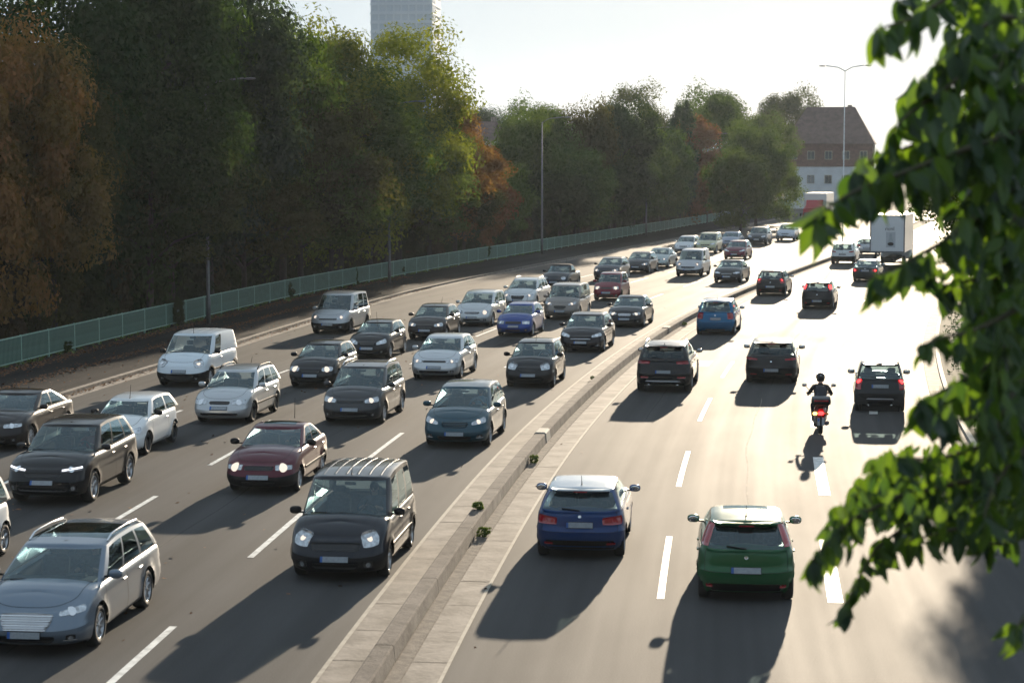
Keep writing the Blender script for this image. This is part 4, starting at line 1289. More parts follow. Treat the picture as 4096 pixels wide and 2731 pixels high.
oncoming('sport_utility_car', 'suv', dict(L=4.6, W=1.845, H=1.70, wb=2.66, rim='alloy5', side=[(.03, .36, 0), (.39, .72, 0), (.76, .94, 0)], bumper=None), 43.7, -10.12, mix(suvf, head=(.42, .94, .78, .83, .82, .91, .1), drl=True, lens='lens_dark', grille=(.40, .44, .68, .76), bars=0, intake=(.58, .66, .36, .58), fin=True), BLK, 0, 'large black sport utility car with thin white lit headlamp strips')
oncoming('saloon_car', 'sedan', dict(L=4.24, W=1.69, H=1.41, wb=2.52, fo=.84, rw=.295, bumper='trim', urt=3.12, urb=3.75, rim='alloy7', bmir=True, pill=False, sunroof=True), 45.7, -5.7, mix(small, head=(.40, .82, .58, .69, .60, .70, .15), grille=(.34, .36, .58, .67), lit='both', lampr=.085, fog=None, intake=(.40, .42, .26, .33), plate=.43, ant=(3.9, .1, .5), molding=.50), (.085, .012, .022), .25, 'maroon red saloon car with black bumper and both headlamps lit')
oncoming('hatchback_car', 'hatch', dict(L=3.75, W=1.59, H=1.44, wb=2.36, side=[(.04, .52, 0), (.57, .92, 0)], doors=[(.20, 1.6)], rim='steel', bmir=True, uwt=1.62), 50.9, -11.0, mix(small, ant=(1.7, .25, .4)), WHT, 0, 'small white three-door hatchback behind the large black sport utility car')
oncoming('saloon_car', 'sedan', dict(L=4.52, W=1.82, H=1.42, wb=2.76, rim='alloy10'), 51.6, -14.62, mix(comp, head=(.40, .92, .62, .71, .66, .75, .3), grille=(.16, .20, .60, .71), lens='lens', plate=.43, fin=True, fog=(.7, .33, .045)), (.016, .013, .013), .3, 'black saloon car at the left edge beside the leafy gutter')
oncoming('compact_car', 'mpv', dict(L=4.36, W=1.786, H=1.56, wb=2.70, hh=.76, hc=1.0, hb=1.0, uc=1.02, uwt=1.86, rim='alloy10', urt=3.95, wt=.22, glassroof=False), 53.7, -2.33, mix(comp, head=(.46, .92, .64, .72, .72, .86, .35), grille=(.34, .38, .58, .74, .35), bars=4, barm='paint', badge=False, intake=(.42, .50, .25, .36), fog=(.70, .36, .05), fogbar=True, lit='both', lampr=.05, plate=.42), (.022, .062, .085), .35, 'teal blue compact car with chrome striped grille beside the barrier')
oncoming('estate_car', 'wagon', dict(L=4.29, W=1.71, H=1.51, wb=2.61, rails='trim', rim='steel', bt=.45), 57.6, -10.05, mix(comp, head=(.40, .84, .60, .70, .61, .74, .2), grille=(.30, .34, .60, .69, .3), lens='lens', intake=(.56, .60, .28, .36), fog=None, lit=None, lampr=.07, plate=.50, ant=(3.6, .6, .25), molding=.53), SIL, .6, 'silver estate car with black roof rails and black steel wheels')
oncoming('people_carrier', 'mpv', dict(L=4.40, W=1.79, H=1.64, rails='chrome', rim='alloy5'), 58.0, -6.19, mix(comp, head=(.44, .90, .66, .75, .70, .85, .3), grille=(.40, .42, .66, .73), lit='both', lampr=.06, intake=(.50, .56, .28, .40), fog=(.70, .34, .05), plate=.48, ant=None), DGR, .4, 'dark grey people carrier with roof rails behind the maroon saloon')
oncoming('panel_van', 'van', dict(L=4.21, W=1.83, H=1.80, wb=2.70, side=[(.03, .30, 0)], panel=True, bmir=True, norear=True, doors=[(.15, 1.25)], rim='alloy7', hb=1.08), 66.7, -14.35, mix(vanf, head=(.52, .90, .66, .94, .74, 1.0, .8), grille=(.50, .56, .34, .44), badge=False, lit='L', lampr=.06, plate=.56, ant=(1.75, .0, .33), molding=.56, fog=(.62, .32, .04), ribs=(-.45, -.15, .15, .45)), (.62, .68, .73), 0, 'white windowless panel van with dark grey bumper beside the gutter')
oncoming('hatchback_car', 'hatch', dict(L=3.98, W=1.68, H=1.46, rim='alloy7', bmir=False), 67.1, -9.81, mix(small, head=(.40, .82, .58, .70, .60, .76, .6), lit='both', lampr=.08, ant=(3.3, .8, .4)), BLK, .1, 'black hatchback with round lit headlamps between silver estate and grey people carrier')
oncoming('hatchback_car', 'hatch', dict(L=3.75, W=1.695, H=1.53, wb=2.46, hh=.74, hc=1.0, hb=1.0, uc=.92, uwt=1.68, rim='alloy7', bmir=True), 68.3, -2.42, mix(small, head=(.44, .78, .62, .82, .66, .92, .35), grille=(.26, .36, .60, .68, .6), intake=(.50, .56, .25, .36), fog=None, plate=.46, ant=(1.9, .6, .3)), BLK, .1, 'black hatchback with tall upswept clear headlamps next to the barrier')
oncoming('compact_car', 'compact', dict(rim='alloy5', bt=.5), 70.3, -6.13, mix(comp, head=(.44, .92, .62, .70, .64, .77, .15), grille=(.43, .44, .64, .70), lit='both', lampr=.04, intake=(.52, .56, .26, .36), plate=.47), (.50, .52, .54), .6, 'bright silver hatchback with slim headlamps in the middle of the queue')
oncoming('hatchback_car', 'hatch', dict(L=3.81, W=1.64, H=1.42, wb=2.47, side=[(.04, .52, 0), (.57, .92, 0)], doors=[(.20, 1.6)], rim='alloy5'), 77.1, -10.33, mix(small, head=(.38, .82, .58, .68, .66, .82, .3), grille=(.28, .30, .60, .66), intake=(.50, .54, .28, .40), plate=.45, ant=(1.8, -.3, .4)), BLK, .1, 'black three-door hatchback on the left of the queue in front of the silver estate van')
oncoming('compact_car', 'compact', dict(L=4.42, W=1.81, H=1.50, rim='alloy10'), 81.5, -2.47, mix(comp, head=(.46, .94, .62, .70, .70, .82, .3), grille=(.40, .46, .50, .64, .5), bars=1, intake=(.44, .5, .26, .36), fog=(.72, .34, .05), fogbar=True, plate=.43, badge=False, lit=None), (.012, .010, .012), .1, 'dark hatchback with curved chrome grille bar beside the barrier')
oncoming('hatchback_car', 'hatch', dict(rim='alloy5'), 85.7, -10.05, mix(small, head=(.42, .84, .61, .70, .63, .79, .3), lit='both', lampr=.045), BRN, .4, 'brown hatchback in front of the silver people carrier')
oncoming('estate_van', 'van', dict(L=4.4, W=1.79, H=1.82, wb=2.68, hc=1.06, hb=1.04, hh=.84, rim='steel', side=[(.03, .30, 0), (.34, .66, 1), (.70, .95, 1)]), 87.9, -15.12, mix(vanf, head=(.44, .86, .68, .80, .74, .92, .3), grille=(.42, .44, .66, .72), lit='both', lampr=.055, plate=.46), (.36, .38, .40), .6, 'silver windowed van with dark bumper driving along the gutter')
oncoming('hatchback_car', 'hatch', dict(L=3.74, W=1.63, H=1.42, wb=2.41, side=[(.04, .52, 0), (.57, .92, 0)], doors=[(.20, 1.5)], rim='alloy7'), 88.2, -6.62, mix(small, head=(.42, .78, .58, .70, .58, .72, .1), grille=(.36, .38, .58, .69), intake=(.34, .36, .27, .34), plate=.48), (.012, .045, .22), .3, 'blue three-door hatchback with square headlamps')
oncoming('people_carrier', 'mpv', dict(L=4.27, W=1.76, H=1.61, wb=2.54, bt=.5, rim='alloy5'), 93.3, -9.69, mix(comp, head=(.46, .84, .60, .74, .62, .80, .6), grille=(.34, .40, .60, .72, .5), bars=2, lit='L', lampr=.09, intake=(.40, .44, .3, .38), fog=(.64, .34, .05)), (.50, .52, .53), .6, 'silver people carrier with one bright headlamp behind the brown hatchback')
oncoming('coupe_car', 'compact', dict(L=4.34, W=1.73, H=1.40, wb=2.715, hh=.66, hc=.93, hb=.93, uc=1.2, uwt=2.05, urt=3.4, urb=4.1, rim='alloy7'), 94.2, -2.51, mix(comp, head=(.40, .80, .60, .68, .62, .74, .8), grille=(.28, .34, .56, .68, .2), gsil=True, bars=3, badge=False, lit='both', lampr=.06, plate=.42), (.012, .013, .016), .2, 'black coupe with silver grille and oval lit headlamps near the barrier')
oncoming('people_carrier', 'van', dict(L=4.16, W=1.77, H=1.72, wb=2.49, bumper=None, sill=None, hh=.80, hc=1.06, hb=1.02, rim='alloy7', side=[(.03, .32, 0), (.36, .66, 1), (.70, .95, 1)]), 98.2, -6.4, mix(vanf, head=(.42, .86, .72, .78, .80, .92, .3), grille=(.24, .36, .54, .70, .5), badge=False, lit='both', lampr=.05, intake=(.34, .52, .30, .36), plate=.44), (.20, .18, .165), .5, 'beige grey tall people carrier with hexagonal black grille')
oncoming('estate_car', 'wagon', dict(L=4.77, W=1.82, H=1.52, wb=2.71, rails='chrome', rim='alloy10'), 105.5, -10.26, mix(comp, head=(.44, .92, .62, .70, .66, .78, .3), grille=(.30, .40, .48, .68, .2), lit='both', lampr=.05), (.52, .54, .55), .5, 'silver white estate car with roof rails ahead of the dark convertible')
oncoming('small_car', 'hatch', dict(L=3.54, W=1.58, H=1.56, wb=2.30, fo=.70, hh=.76, hc=1.0, hb=1.0, uc=.80, uwt=1.36, urt=3.25, urb=3.44, bumper=None, rim='steel', wt=.18), 112.0, -6.75, mix(small, head=(.40, .74, .66, .80, .66, .82, .25), grille=(.32, .34, .68, .76), lit='both', lampr=.08, plate=.47), (.16, .012, .026), .1, 'small upright red car with square lit headlamps')
oncoming('convertible_car', 'sedan', dict(L=4.08, W=1.72, H=1.48, wb=2.51, fo=.85, soft=True, hh=.68, hc=1.0, hb=1.0, hr=1.0, uc=1.15, uwt=1.78, urt=2.75, urb=3.25, side=[(.06, .80, 0)], doors=[(.20, 1.5)], wt=.24), 121.4, -12.05, mix(small, head=(.46, .78, .58, .80, .60, .82, 1.0)), (.012, .015, .022), .3, 'dark convertible with brown fabric roof raised')
oncoming('compact_car', 'compact', dict(), 131.4, -11.08, mix(comp, lit='both', lampr=.06), (.012, .016, .028), .2, 'dark blue hatchback behind the small red car')
oncoming('compact_car', 'compact', dict(rim='alloy10'), 140.1, -10.93, mix(comp, lit='both', lampr=.05, plate=.48), (.02, .021, .024), .2, 'black hatchback directly behind the dark blue hatchback')
oncoming('saloon_car', 'sedan', dict(), 147.9, -11.12, mix(comp, lit='both', lampr=.05), (.33, .38, .38), .6, 'pale greenish silver car behind the black hatchback')
oncoming('panel_van', 'van', dict(L=4.39, W=1.83, H=1.86, wb=2.75, side=[(.03, .30, 0)], panel=True, norear=True, bmir=True, doors=[(.15, 1.25)], rim='steel'), 137.3, -6.64, mix(vanf, head=(.56, .84, .74, .96, .78, 1.0, .4), grille=(.46, .50, .60, .70), lit='both', lampr=.06, plate=.50), (.40, .41, .44), .5, 'silver panel van with black bumper in the middle of the distant queue')
oncoming('saloon_car', 'sedan', dict(L=4.8, W=1.82, H=1.43, wb=2.85), 130.5, -2.8, mix(comp, head=(.44, .90, .62, .70, .66, .76, .3), grille=(.34, .38, .56, .66, .4), bars=1, badge=False, plate=.44), (.014, .014, .016), .2, 'black saloon with chrome rimmed grille nearest the distant barrier')
oncoming('compact_car', 'wagon', dict(), 172.7, -13.93, mix(comp), (.55, .56, .57), .4, 'pale white silver estate car behind the silver panel van')
oncoming('sport_utility_car', 'suv', dict(L=4.3, H=1.78, W=1.8, bumper=None, sill=None, urb=4.24, wt=.16), 173.3, -12.1, mix(suvf), (.40, .40, .26), .3, 'upright pale yellow off-road car in the distant queue')
oncoming('saloon_car', 'sedan', dict(), 185.9, -12.22, mix(comp), (.22, .25, .32), .5, 'blue grey saloon with white roof glare behind the yellow off-road car')
oncoming('compact_car', 'compact', dict(L=4.28, W=1.81, H=1.50), 162.9, -7.79, mix(comp, head=(.44, .96, .64, .70, .72, .86, .3)), (.12, .014, .03), .2, 'maroon hatchback behind the black saloon')
oncoming('sport_utility_car', 'suv', dict(L=4.7, W=1.9, H=1.72), 192.5, -10.59, mix(suvf), (.035, .04, .05), .4, 'dark grey sport utility car leading the far end of the queue')
oncoming('sport_utility_car', 'suv', dict(L=4.6, W=1.88, H=1.66, bumper=None), 204.1, -9.42, mix(suvf), (.36, .40, .46), .5, 'silver blue car in front of the red lorry')

small_r = dict(rear=True, tail=(.52, .80, .72, .90, .74, .92, .3), rplate=.62, rbadge=.82, rlow=(.62, .24, .36), ant=(3.2, .75, .3), refl=(.60, .36, .08, .02))
leaving('hatchback_car', 'hatch', dict(L=3.92, W=1.71, H=1.46, hb=.99, ry=.84, bmir=False, sunroof=True, rbumper=None), 35.2, 5.46, mix(small_r, tail=None, tailpillar=(.08, .97, .86, 1.06), rplate=.60, hibrake=True, rlow=(.66, .22, .36), refl=(.66, .32, .07, .03), spoiler=True), (.020, .095, .036), .25, 'green hatchback with tall red lamps up the rear pillars, lower right')
leaving('hatchback_car', 'hatch', dict(L=3.95, W=1.74, H=1.42, wb=2.47, hb=.96, side=[(.04, .52, 0), (.57, .92, 0)], doors=[(.20, 1.6)], rim='alloy5'), 38.8, 2.3, mix(small_r, tail=(.44, .88, .70, .84, .70, .88, .2), rplate=.70, rbadge=.86, ant=(3.25, .6, .25), rlow=(.74, .22, .40), refl=(.62, .34, .1, .02)), (.012, .042, .14), .3, 'dark blue hatchback with sun gleam coloured into its pale roof, right of the barrier', roofcol=(.52, .56, .60))  # roofcol puts the white sun gleam into the roof colour
leaving('sport_utility_car', 'suv', dict(L=4.48, W=1.855, H=1.64, wb=2.67, rails='chrome', rw0=.12, rw1=.86, ry=.86, hb=1.12, hr=1.12, rim='alloy5', bumper=None, rbumper=None, rdark=True, fo=.91), 67.8, 2.27, mix(small_r, tail=(.46, .92, .98, 1.07, .98, 1.10, .2), rstrip=(.46, 1.055, 1.08), rplate=.72, rbadge=None, rlow=(.80, .26, .44), rskid=(.60, .40, .47), refl=(.62, .54, .15, .03), fin=True, exh=(.48, -.48), ant=None), (.012, .012, .014), .1, 'black sport utility car with red lamps joined by chrome strip')
leaving('hatchback_car', 'compact', dict(L=4.37, W=1.81, H=1.48, wb=2.66, rw0=.10, rw1=.92, hb=1.0, hr=1.02, urt=3.68, rdark=True, rim='alloy10'), 71.1, 5.76, mix(small_r, tail=(.48, .96, .84, .90, .86, .94, .2), rplate=.50, rbadge=.80, rlow=(.76, .22, .34), refl=(.62, .36, .13, .015), fin=True, ant=None), (.009, .009, .010), .1, 'low wide black hatchback in the middle lane ahead of the scooter')
leaving('microcar', 'hatch', dict(L=2.70, W=1.56, H=1.55, wb=1.87, fo=.48, rw=.29, hh=.80, hc=1.04, hb=1.02, hr=1.02, uc=.62, uwt=1.22, urt=2.42, urb=2.58, side=[(.05, .72, 0)], doors=[(.12, 1.30)], ry=.90, wt=.20, ar=.30, af=.42, norear=True, rw0=.08, rw1=.90, pill=True, seatu=.35), 63.2, 9.36, mix(small_r, tail=(.58, .80, .68, .98, .70, 1.0, .3), tlz=.10, tlr=.06, tlit=True, rplate=.80, rbadge=None, rlow=(.50, .20, .36), rskid=(.42, .40, .43), refl=None, exh=(.36, -.36), ant=None, hibrake=False, spoiler=True), (.012, .014, .017), .2, 'tiny black two-seat car with lit red tail lamps')
leaving('people_carrier', 'mpv', dict(L=3.88, W=1.76, H=1.59, wb=2.57, fo=.72, hb=1.02, uc=.80, uwt=1.5, urt=3.45, urb=3.74, wt=.22, ry=.86, rw0=.05, rim='alloy5', doors=[(.2, 1.2), (1.22, 2.1)], bumper=None), 90.8, 2.12, mix(small_r, tail=(.56, .86, .72, 1.0, .74, 1.02, .25), rplate=.74, rbadge=.90, rlow=(.5, .22, .28), refl=None, ant=(2.9, .4, .18)), (.010, .115, .25), .3, 'bright blue compact car with large red tail lamps beside the barrier')
leaving('hatchback_car', 'hatch', dict(L=4.03, W=1.75, H=1.52, wb=2.59, hb=1.0, ry=.86, rim='alloy7', bumper=None), 118.3, 1.73, mix(small_r, tail=(.58, .86, .76, 1.04, .78, 1.06, .3), tlit=True, tlz=.06, rplate=.56, rlow=(.70, .24, .34), spoiler=False), (.012, .011, .012), .1, 'black hatchback nearest the distant barrier on the right carriageway')
leaving('hatchback_car', 'hatch', dict(L=4.03, W=1.69, H=1.49, wb=2.51, side=[(.04, .52, 0), (.57, .92, 0)], doors=[(.20, 1.6)], ry=.80), 108.2, 5.44, mix(small_r, tail=None, tailpillar=(.05, .80, .84, 1.03), tplit=True, rplate=.46, rbadge=.80, rlow=(.68, .22, .32)), (.011, .011, .013), .1, 'black hatchback with red lamps high on the rear pillars')
leaving('saloon_car', 'sedan', dict(L=4.5, W=1.71, H=1.43, wb=2.64, rim='alloy7'), 134.3, 5.74, dict(tail=(.46, .84, .70, .86, .70, .86, .2), tlit=True, tlr=.06, rplate=.76, rbadge=.88, rlow=(.6, .28, .33)), (.016, .024, .026), .2, 'dark green saloon with lit brake lamps near the overhanging leaves')
leaving('sport_utility_car', 'suv', dict(L=4.52, W=1.84, H=1.70, wb=2.69, ry=.88, hr=1.12), 157.1, 1.66, mix(small_r, tail=(.50, .92, .94, 1.02, .98, 1.08, .3), rplate=.80, rbadge=.95, rlow=(.8, .26, .50)), (.64, .68, .72), 0, 'white sport utility car seen from behind near the white lorry')
leaving('compact_car', 'compact', dict(), 173.6, 1.75, mix(small_r), (.40, .43, .47), .5, 'silver car half hidden beyond the white sport utility car')

PLACED = {}
for onc, a, k in V_:
    nm, kind, ov, s, d, F, col, metal, label = a
    P = base(kind); P.update(ov)
    h = heading(s)
    p = Vector(RP(s, d))
    fwd = Vector((math.sin(h), math.cos(h), 0)) * (-1 if onc else 1)
    # origin is below the front axle
    org = p if onc else p + fwd * P['wb']
    rz = math.atan2(fwd.y, fwd.x)
    det = 2 if s < 115 else 1
    root, car, seat = build_car(nm, P, org, rz, label, {'estate_car': 'estate car', 'panel_van': 'van', 'estate_van': 'van', 'sport_utility_car': 'car', 'people_carrier': 'car'}.get(nm, 'car'),
                                CAR_GROUP_L if onc else CAR_GROUP_R, F, col, metal, detail=det, roofcol=k.get('roofcol'))
    PLACED[label] = (org, rz, seat, root)
    if P.get('sunroof'):
        u0, u1 = P['uwt'] + .22, P['uwt'] + .75
        V = []
        for u in np.linspace(u0, u1, 5):
            zz = float(pchip(car.roof, [u])[0])
            for y in np.linspace(-.40, .40, 7): V.append((P['fo'] - u, y, zz + .0155 - .012 * (abs(y) / .40) ** 2))
        MB().add(V, [(j * 7 + i, j * 7 + i + 1, (j + 1) * 7 + i + 1, (j + 1) * 7 + i) for j in range(4) for i in range(6)]).build('sunroof', M['glass_dark'], root, True)

def who(frag, label, **k):
    key = [q for q in PLACED if frag in q][0]
    org, rz, seat, _ = PLACED[key]
    driver(None, seat, org, rz, label, **k)
who('large black sport utility', 'driver in a red shirt at the wheel of the large black car', shirt=(.20, .03, .03))
who('maroon red saloon', 'grey haired driver with raised hand inside the maroon saloon', shirt=(.10, .10, .11), hair='hair_grey')
who('teal blue compact', 'driver in a pale blue shirt inside the teal car', shirt=(.30, .42, .52))
who('dark grey people carrier', 'long haired driver inside the dark grey people carrier', hlen=.08, shirt=(.04, .04, .05))
who('black hatchback with round lit', 'driver in dark clothes in the black hatchback with round headlamps', shirt=(.03, .03, .035))
who('dark van with ribbed', 'driver behind the tinted windscreen of the dark van', shirt=(.08, .09, .11))
who('small white three-door', 'driver inside the small white three-door hatchback', shirt=(.05, .05, .06), skin='skin_dark')
who('white windowless panel', 'driver in the cab of the white panel van', shirt=(.05, .07, .10))
who('bright silver hatchback', 'driver inside the bright silver hatchback', shirt=(.07, .07, .08))
who('tall upswept clear', 'driver inside the black hatchback with upswept headlamps', shirt=(.35, .36, .38))
who('curved chrome grille', 'driver inside the dark hatchback with chrome grille bar', shirt=(.06, .05, .05))
who('beige grey tall', 'driver of the beige grey people carrier', shirt=(.35, .35, .34))
who('blue three-door', 'driver of the blue three-door hatchback', shirt=(.05, .05, .06))
who('tiny black two-seat', 'driver seen through the rear window of the tiny black car', shirt=(.05, .05, .06))
who('silver blue estate', 'driver behind the blue tinted windscreen of the silver blue estate', shirt=(.10, .10, .11))
# ------------------------------------------------------------------ scooter and rider
def scooter():
    s, d = 57.3, 7.51; h = heading(s) - rad(2); p = Vector(RP(s, d)); rz = math.pi / 2 - h
    t = tag(empty('motor_scooter', p, rz), 'dark red and black motor scooter with top box and lit tail lamp', 'scooter')
    red = paint((.13, .012, .016), .2); blk = M['trim']
    def wheel(x):
        tw = MB().lathe([(.19, -.05), (.235, -.062), (.27, -.045), (.282, 0), (.27, .045), (.235, .062), (.19, .05)], 26).build('wheel', M['rubber'], t, True, loc=(x, 0, .282))
        r = MB(); r.lathe([(.195, -.05), (.18, -.03), (.18, .03), (.195, .05)], 26); r.lathe([(.05, -.05), (.05, .05), (0, .05)], 10)
        for k in range(5): a = k * 2 * math.pi / 5; r.tube([(0, 0, 0), (.185 * math.cos(a), 0, .185 * math.sin(a))], .022, 6)
        r.build('rim', M['rim'], tw)
    wheel(0); wheel(1.36)
    mb = MB()      # tail body: loft of rounded sections
    secs = [(-.18, .10, .60, .16), (-.08, .15, .64, .19), (.12, .19, .62, .22), (.38, .19, .56, .24), (.55, .15, .46, .22), (.66, .12, .36, .12)]
    n = 12; V = []; F = []
    for x, hw, zc, hh in secs:
        for k in range(n):
            a = 2 * math.pi * k / n; V.append((x, hw * math.copysign(abs(math.cos(a)) ** .7, math.cos(a)), zc + hh * math.copysign(abs(math.sin(a)) ** .7, math.sin(a))))
    for i in range(len(secs) - 1):
        for k in range(n): F.append((i * n + k, i * n + (k + 1) % n, (i + 1) * n + (k + 1) % n, (i + 1) * n + k))
    F.append(tuple(range(n))); F.append(tuple(range((len(secs) - 1) * n, len(secs) * n))[::-1])
    MB().add(V, F).build('tail_fairing', red, t, True)
    MB().box((.28, 0, .80), (.72, .30, .10), bev=.04).box((-.02, 0, .84), (.24, .26, .08), bev=.03).build('seat', blk, t, True)
    MB().box((.82, 0, .26), (.55, .36, .07), bev=.03).build('floor_board', blk, t)
    V = [(1.02, -.20, .25), (1.02, .20, .25), (1.12, .23, .60), (1.12, -.23, .60), (1.16, -.17, .95), (1.16, .17, .95), (1.28, -.10, .30), (1.28, .10, .30), (1.26, .14, .62), (1.26, -.14, .62), (1.24, -.11, .93), (1.24, .11, .93)]
    MB().add(V, [(0, 1, 2, 3), (3, 2, 5, 4), (7, 6, 9, 8), (8, 9, 10, 11), (1, 7, 8, 2), (2, 8, 11, 5), (6, 0, 3, 9), (9, 3, 4, 10), (4, 5, 11, 10), (0, 6, 7, 1)]).build('leg_shield', red, t)
    MB().box((1.38, 0, .60), (.36, .13, .04), bev=.015).build('front_mudguard', red, t)
    MB().tube([(1.36, .08, .28), (1.30, .08, .62), (1.22, 0, .98)], .022).tube([(1.36, -.08, .28), (1.30, -.08, .62), (1.22, 0, .98)], .022).build('fork', M['steel'], t, True)
    hb = MB(); hb.tube([(1.14, .36, 1.06), (1.18, .16, 1.08), (1.20, 0, 1.04), (1.18, -.16, 1.08), (1.14, -.36, 1.06)], .016); hb.ball((1.22, 0, 1.06), (.10, .14, .08)); o = hb.build('handlebar', blk, t, True)
    for sg in (1, -1):
        MB().tube([(1.14, sg * .36, 1.06), (1.12, sg * .25, 1.065)], .02).build('grip', M['rubber'], o, True)
        m_ = MB(); m_.tube([(1.17, sg * .24, 1.07), (1.20, sg * .34, 1.20), (1.18, sg * .40, 1.26)], .008, 6); m_.ball((1.19, sg * .42, 1.28), (.02, .075, .05), 0, 10, 6, .8); q = m_.build('wing_mirror', blk, t, True)
        MB().ball((1.168, sg * .42, 1.28), (.004, .064, .04), 0, 10, 6, .8).build('mirror_glass', M['mirror'], q, True)
        MB().tube([(1.15, sg * .33, 1.05), (1.24, sg * .33, 1.05), (1.25, sg * .2, 1.05)], .007, 5).build('brake_lever', M['chrome'], o)
    MB().ball((-.20, 0, .63), (.05, .085, .055), 0, 12, 8, .7).build('tail_lamp', M['red_lit'], t, True)
    MB().ball((-.19, .165, .62), (.04, .065, .048), 0, 10, 8, .8).build('indicator', M['lamp_orange'], t, True)
    MB().ball((-.19, -.165, .62), (.04, .05, .042), 0, 10, 8, .8).build('indicator', plain('amber_lens', (.45, .18, .04), .2), t, True)
    R = Matrix.Rotation(rad(18), 3, 'Y')
    pl = MB().box((-.27, 0, .40), (.014, .20, .22), R=R, bev=.003).build('number_plate', M['plate'], t)
    MB().box((-.281, .068, .455), (.005, .045, .09), R=R).build('plate_band', M['plate_blue'], pl)
    MB().tube([(-.12, 0, .60), (-.25, 0, .52), (-.31, 0, .30)], [.05, .03, .02]).build('rear_mudguard', blk, t, True)
    MB().box((.16, .13, .30), (.52, .10, .17), bev=.04).lathe([(0, .19), (.10, .185), (.12, .15), (.12, .1)], 16, 0, (.30, 0, .30)).build('engine_cover', M['steel'], t, True)
    MB().tube([(.42, -.14, .27), (.1, -.17, .30), (-.22, -.18, .36)], [.03, .055, .06], 10).build('exhaust_silencer', M['steel'], t, True)
    for sg in (1, -1): MB().tube([(.0, sg * .10, .30), (.06, sg * .12, .58)], .03, 8).build('shock_absorber', M['steel'], t, True)
    # top box
    bx = MB(); bx.tube([(-.05, .08, .78), (-.12, .08, .92)], .012).tube([(-.05, -.08, .78), (-.12, -.08, .92)], .012).build('rack', M['steel'], t)
    tb = MB().ball((-.22, 0, .975), (.21, .275, .115), 0, 22, 12, .5).build('top_box', blk, t, True)
    MB().ball((-.21, 0, 1.055), (.20, .265, .075), 0, 22, 10, .55).build('lid', plain('lid_grey', (.09, .095, .105), .28, coat=.6), tb, True)
    MB().box((-.415, 0, 1.005), (.03, .40, .055), bev=.012).build('reflector', M['red_lens'], tb)
    # rider
    r = tag(empty('person', p, rz), 'scooter rider in black T-shirt and dark helmet seen from behind', 'person')
    z0 = .86
    v = [(.22, 0, z0 + .06), (.23, 0, z0 + .24), (.27, 0, z0 + .42), (.31, 0, z0 + .53), (.335, 0, z0 + .60), (.35, 0, z0 + .69), (.36, 0, z0 + .78),
         (.29, .20, z0 + .47), (.42, .32, z0 + .27), (.74, .33, z0 + .20), (1.06, .30, z0 + .20), (1.13, .30, z0 + .20),
         (.29, -.20, z0 + .47), (.42, -.32, z0 + .27), (.74, -.33, z0 + .20), (1.06, -.30, z0 + .20), (1.13, -.30, z0 + .20),
         (.30, .11, z0 + .02), (.74, .20, z0 - .10), (.78, .17, z0 - .42), (.78, .17, .36), (.92, .18, .325),
         (.30, -.11, z0 + .02), (.74, -.20, z0 - .10), (.78, -.17, z0 - .42), (.78, -.17, .36), (.92, -.18, .325)]
    e = [(0, 1), (1, 2), (2, 3), (3, 4), (4, 5), (5, 6), (2, 7), (7, 8), (8, 9), (9, 10), (10, 11), (2, 12), (12, 13), (13, 14), (14, 15), (15, 16), (0, 17), (17, 18), (18, 19), (19, 20), (20, 21), (0, 22), (22, 23), (23, 24), (24, 25), (25, 26)]
    rr = [(.15, .13), (.155, .115), (.175, .12), (.09, .07), .055, (.08, .085), .07, .072, .052, .042, .032, .04, .072, .052, .042, .032, .04, .095, .075, .058, .045, .045, .095, .075, .058, .045, .045]
    me = skin_body('body', v, e, rr, [plain('black_cotton', (.014, .014, .016), .85), M['skin'], M['jeans'], M['rubber']],
                   lambda i, c: 1 if i in (4, 5, 6, 9, 10, 11, 14, 15, 16) or (i in (8, 13) and c.x > .47) else 3 if i in (20, 21, 25, 26) else 2 if i >= 17 or i == 0 else 0)
    b = link('body', me, r)
    for sg in (1, -1):      # fingers closed over the grips
        for k in range(4):
            y = sg * (.265 + .024 * k)
            MB().tube([(1.10, y, z0 + .225), (1.145, y, z0 + .235), (1.165, y, z0 + .205), (1.145, y, z0 + .175)], [.010, .010, .009, .008], 6).build('finger', M['skin'], b, True)
        MB().tube([(1.09, sg * .25, z0 + .20), (1.115, sg * .235, z0 + .175), (1.14, sg * .24, z0 + .165)], [.011, .010, .009], 6).build('thumb', M['skin'], b, True)
    hm = MB().ball((.355, 0, z0 + .74), (.145, .128, .140), 0, 20, 14).ball((.40, 0, z0 + .67), (.11, .118, .09), 0, 16, 10).build('helmet', paint((.012, .012, .014), .1), b, True)
    MB().ball((.425, 0, z0 + .72), (.085, .108, .07), 0, 14, 8).build('visor', M['glass_dark'], hm, True)
    MB().box((.205, 0, z0 + .80), (.02, .05, .03), bev=.008).build('rear_vent', M['chrome'], hm)
    bp = tag(empty('backpack', p, rz), 'dark blue grey backpack on the scooter rider', 'backpack')
    cl = plain('nylon', (.022, .026, .036), .7, var=.3, scale=18)
    R = Matrix.Rotation(rad(10), 3, 'Y')
    MB().ball((.075, 0, z0 + .30), (.10, .155, .225), 0, 18, 12, .6, R).build('bag', cl, bp, True)
    MB().ball((-.005, 0, z0 + .22), (.06, .115, .10), 0, 14, 10, .6, R).build('pocket', cl, bp, True)
    for sg in (1, -1):
        MB().tube([(.13, sg * .11, z0 + .46), (.26, sg * .125, z0 + .545), (.40, sg * .115, z0 + .44), (.36, sg * .14, z0 + .24), (.15, sg * .14, z0 + .14)], .02, 6).build('strap', cl, bp, True)
    return t
scooter()

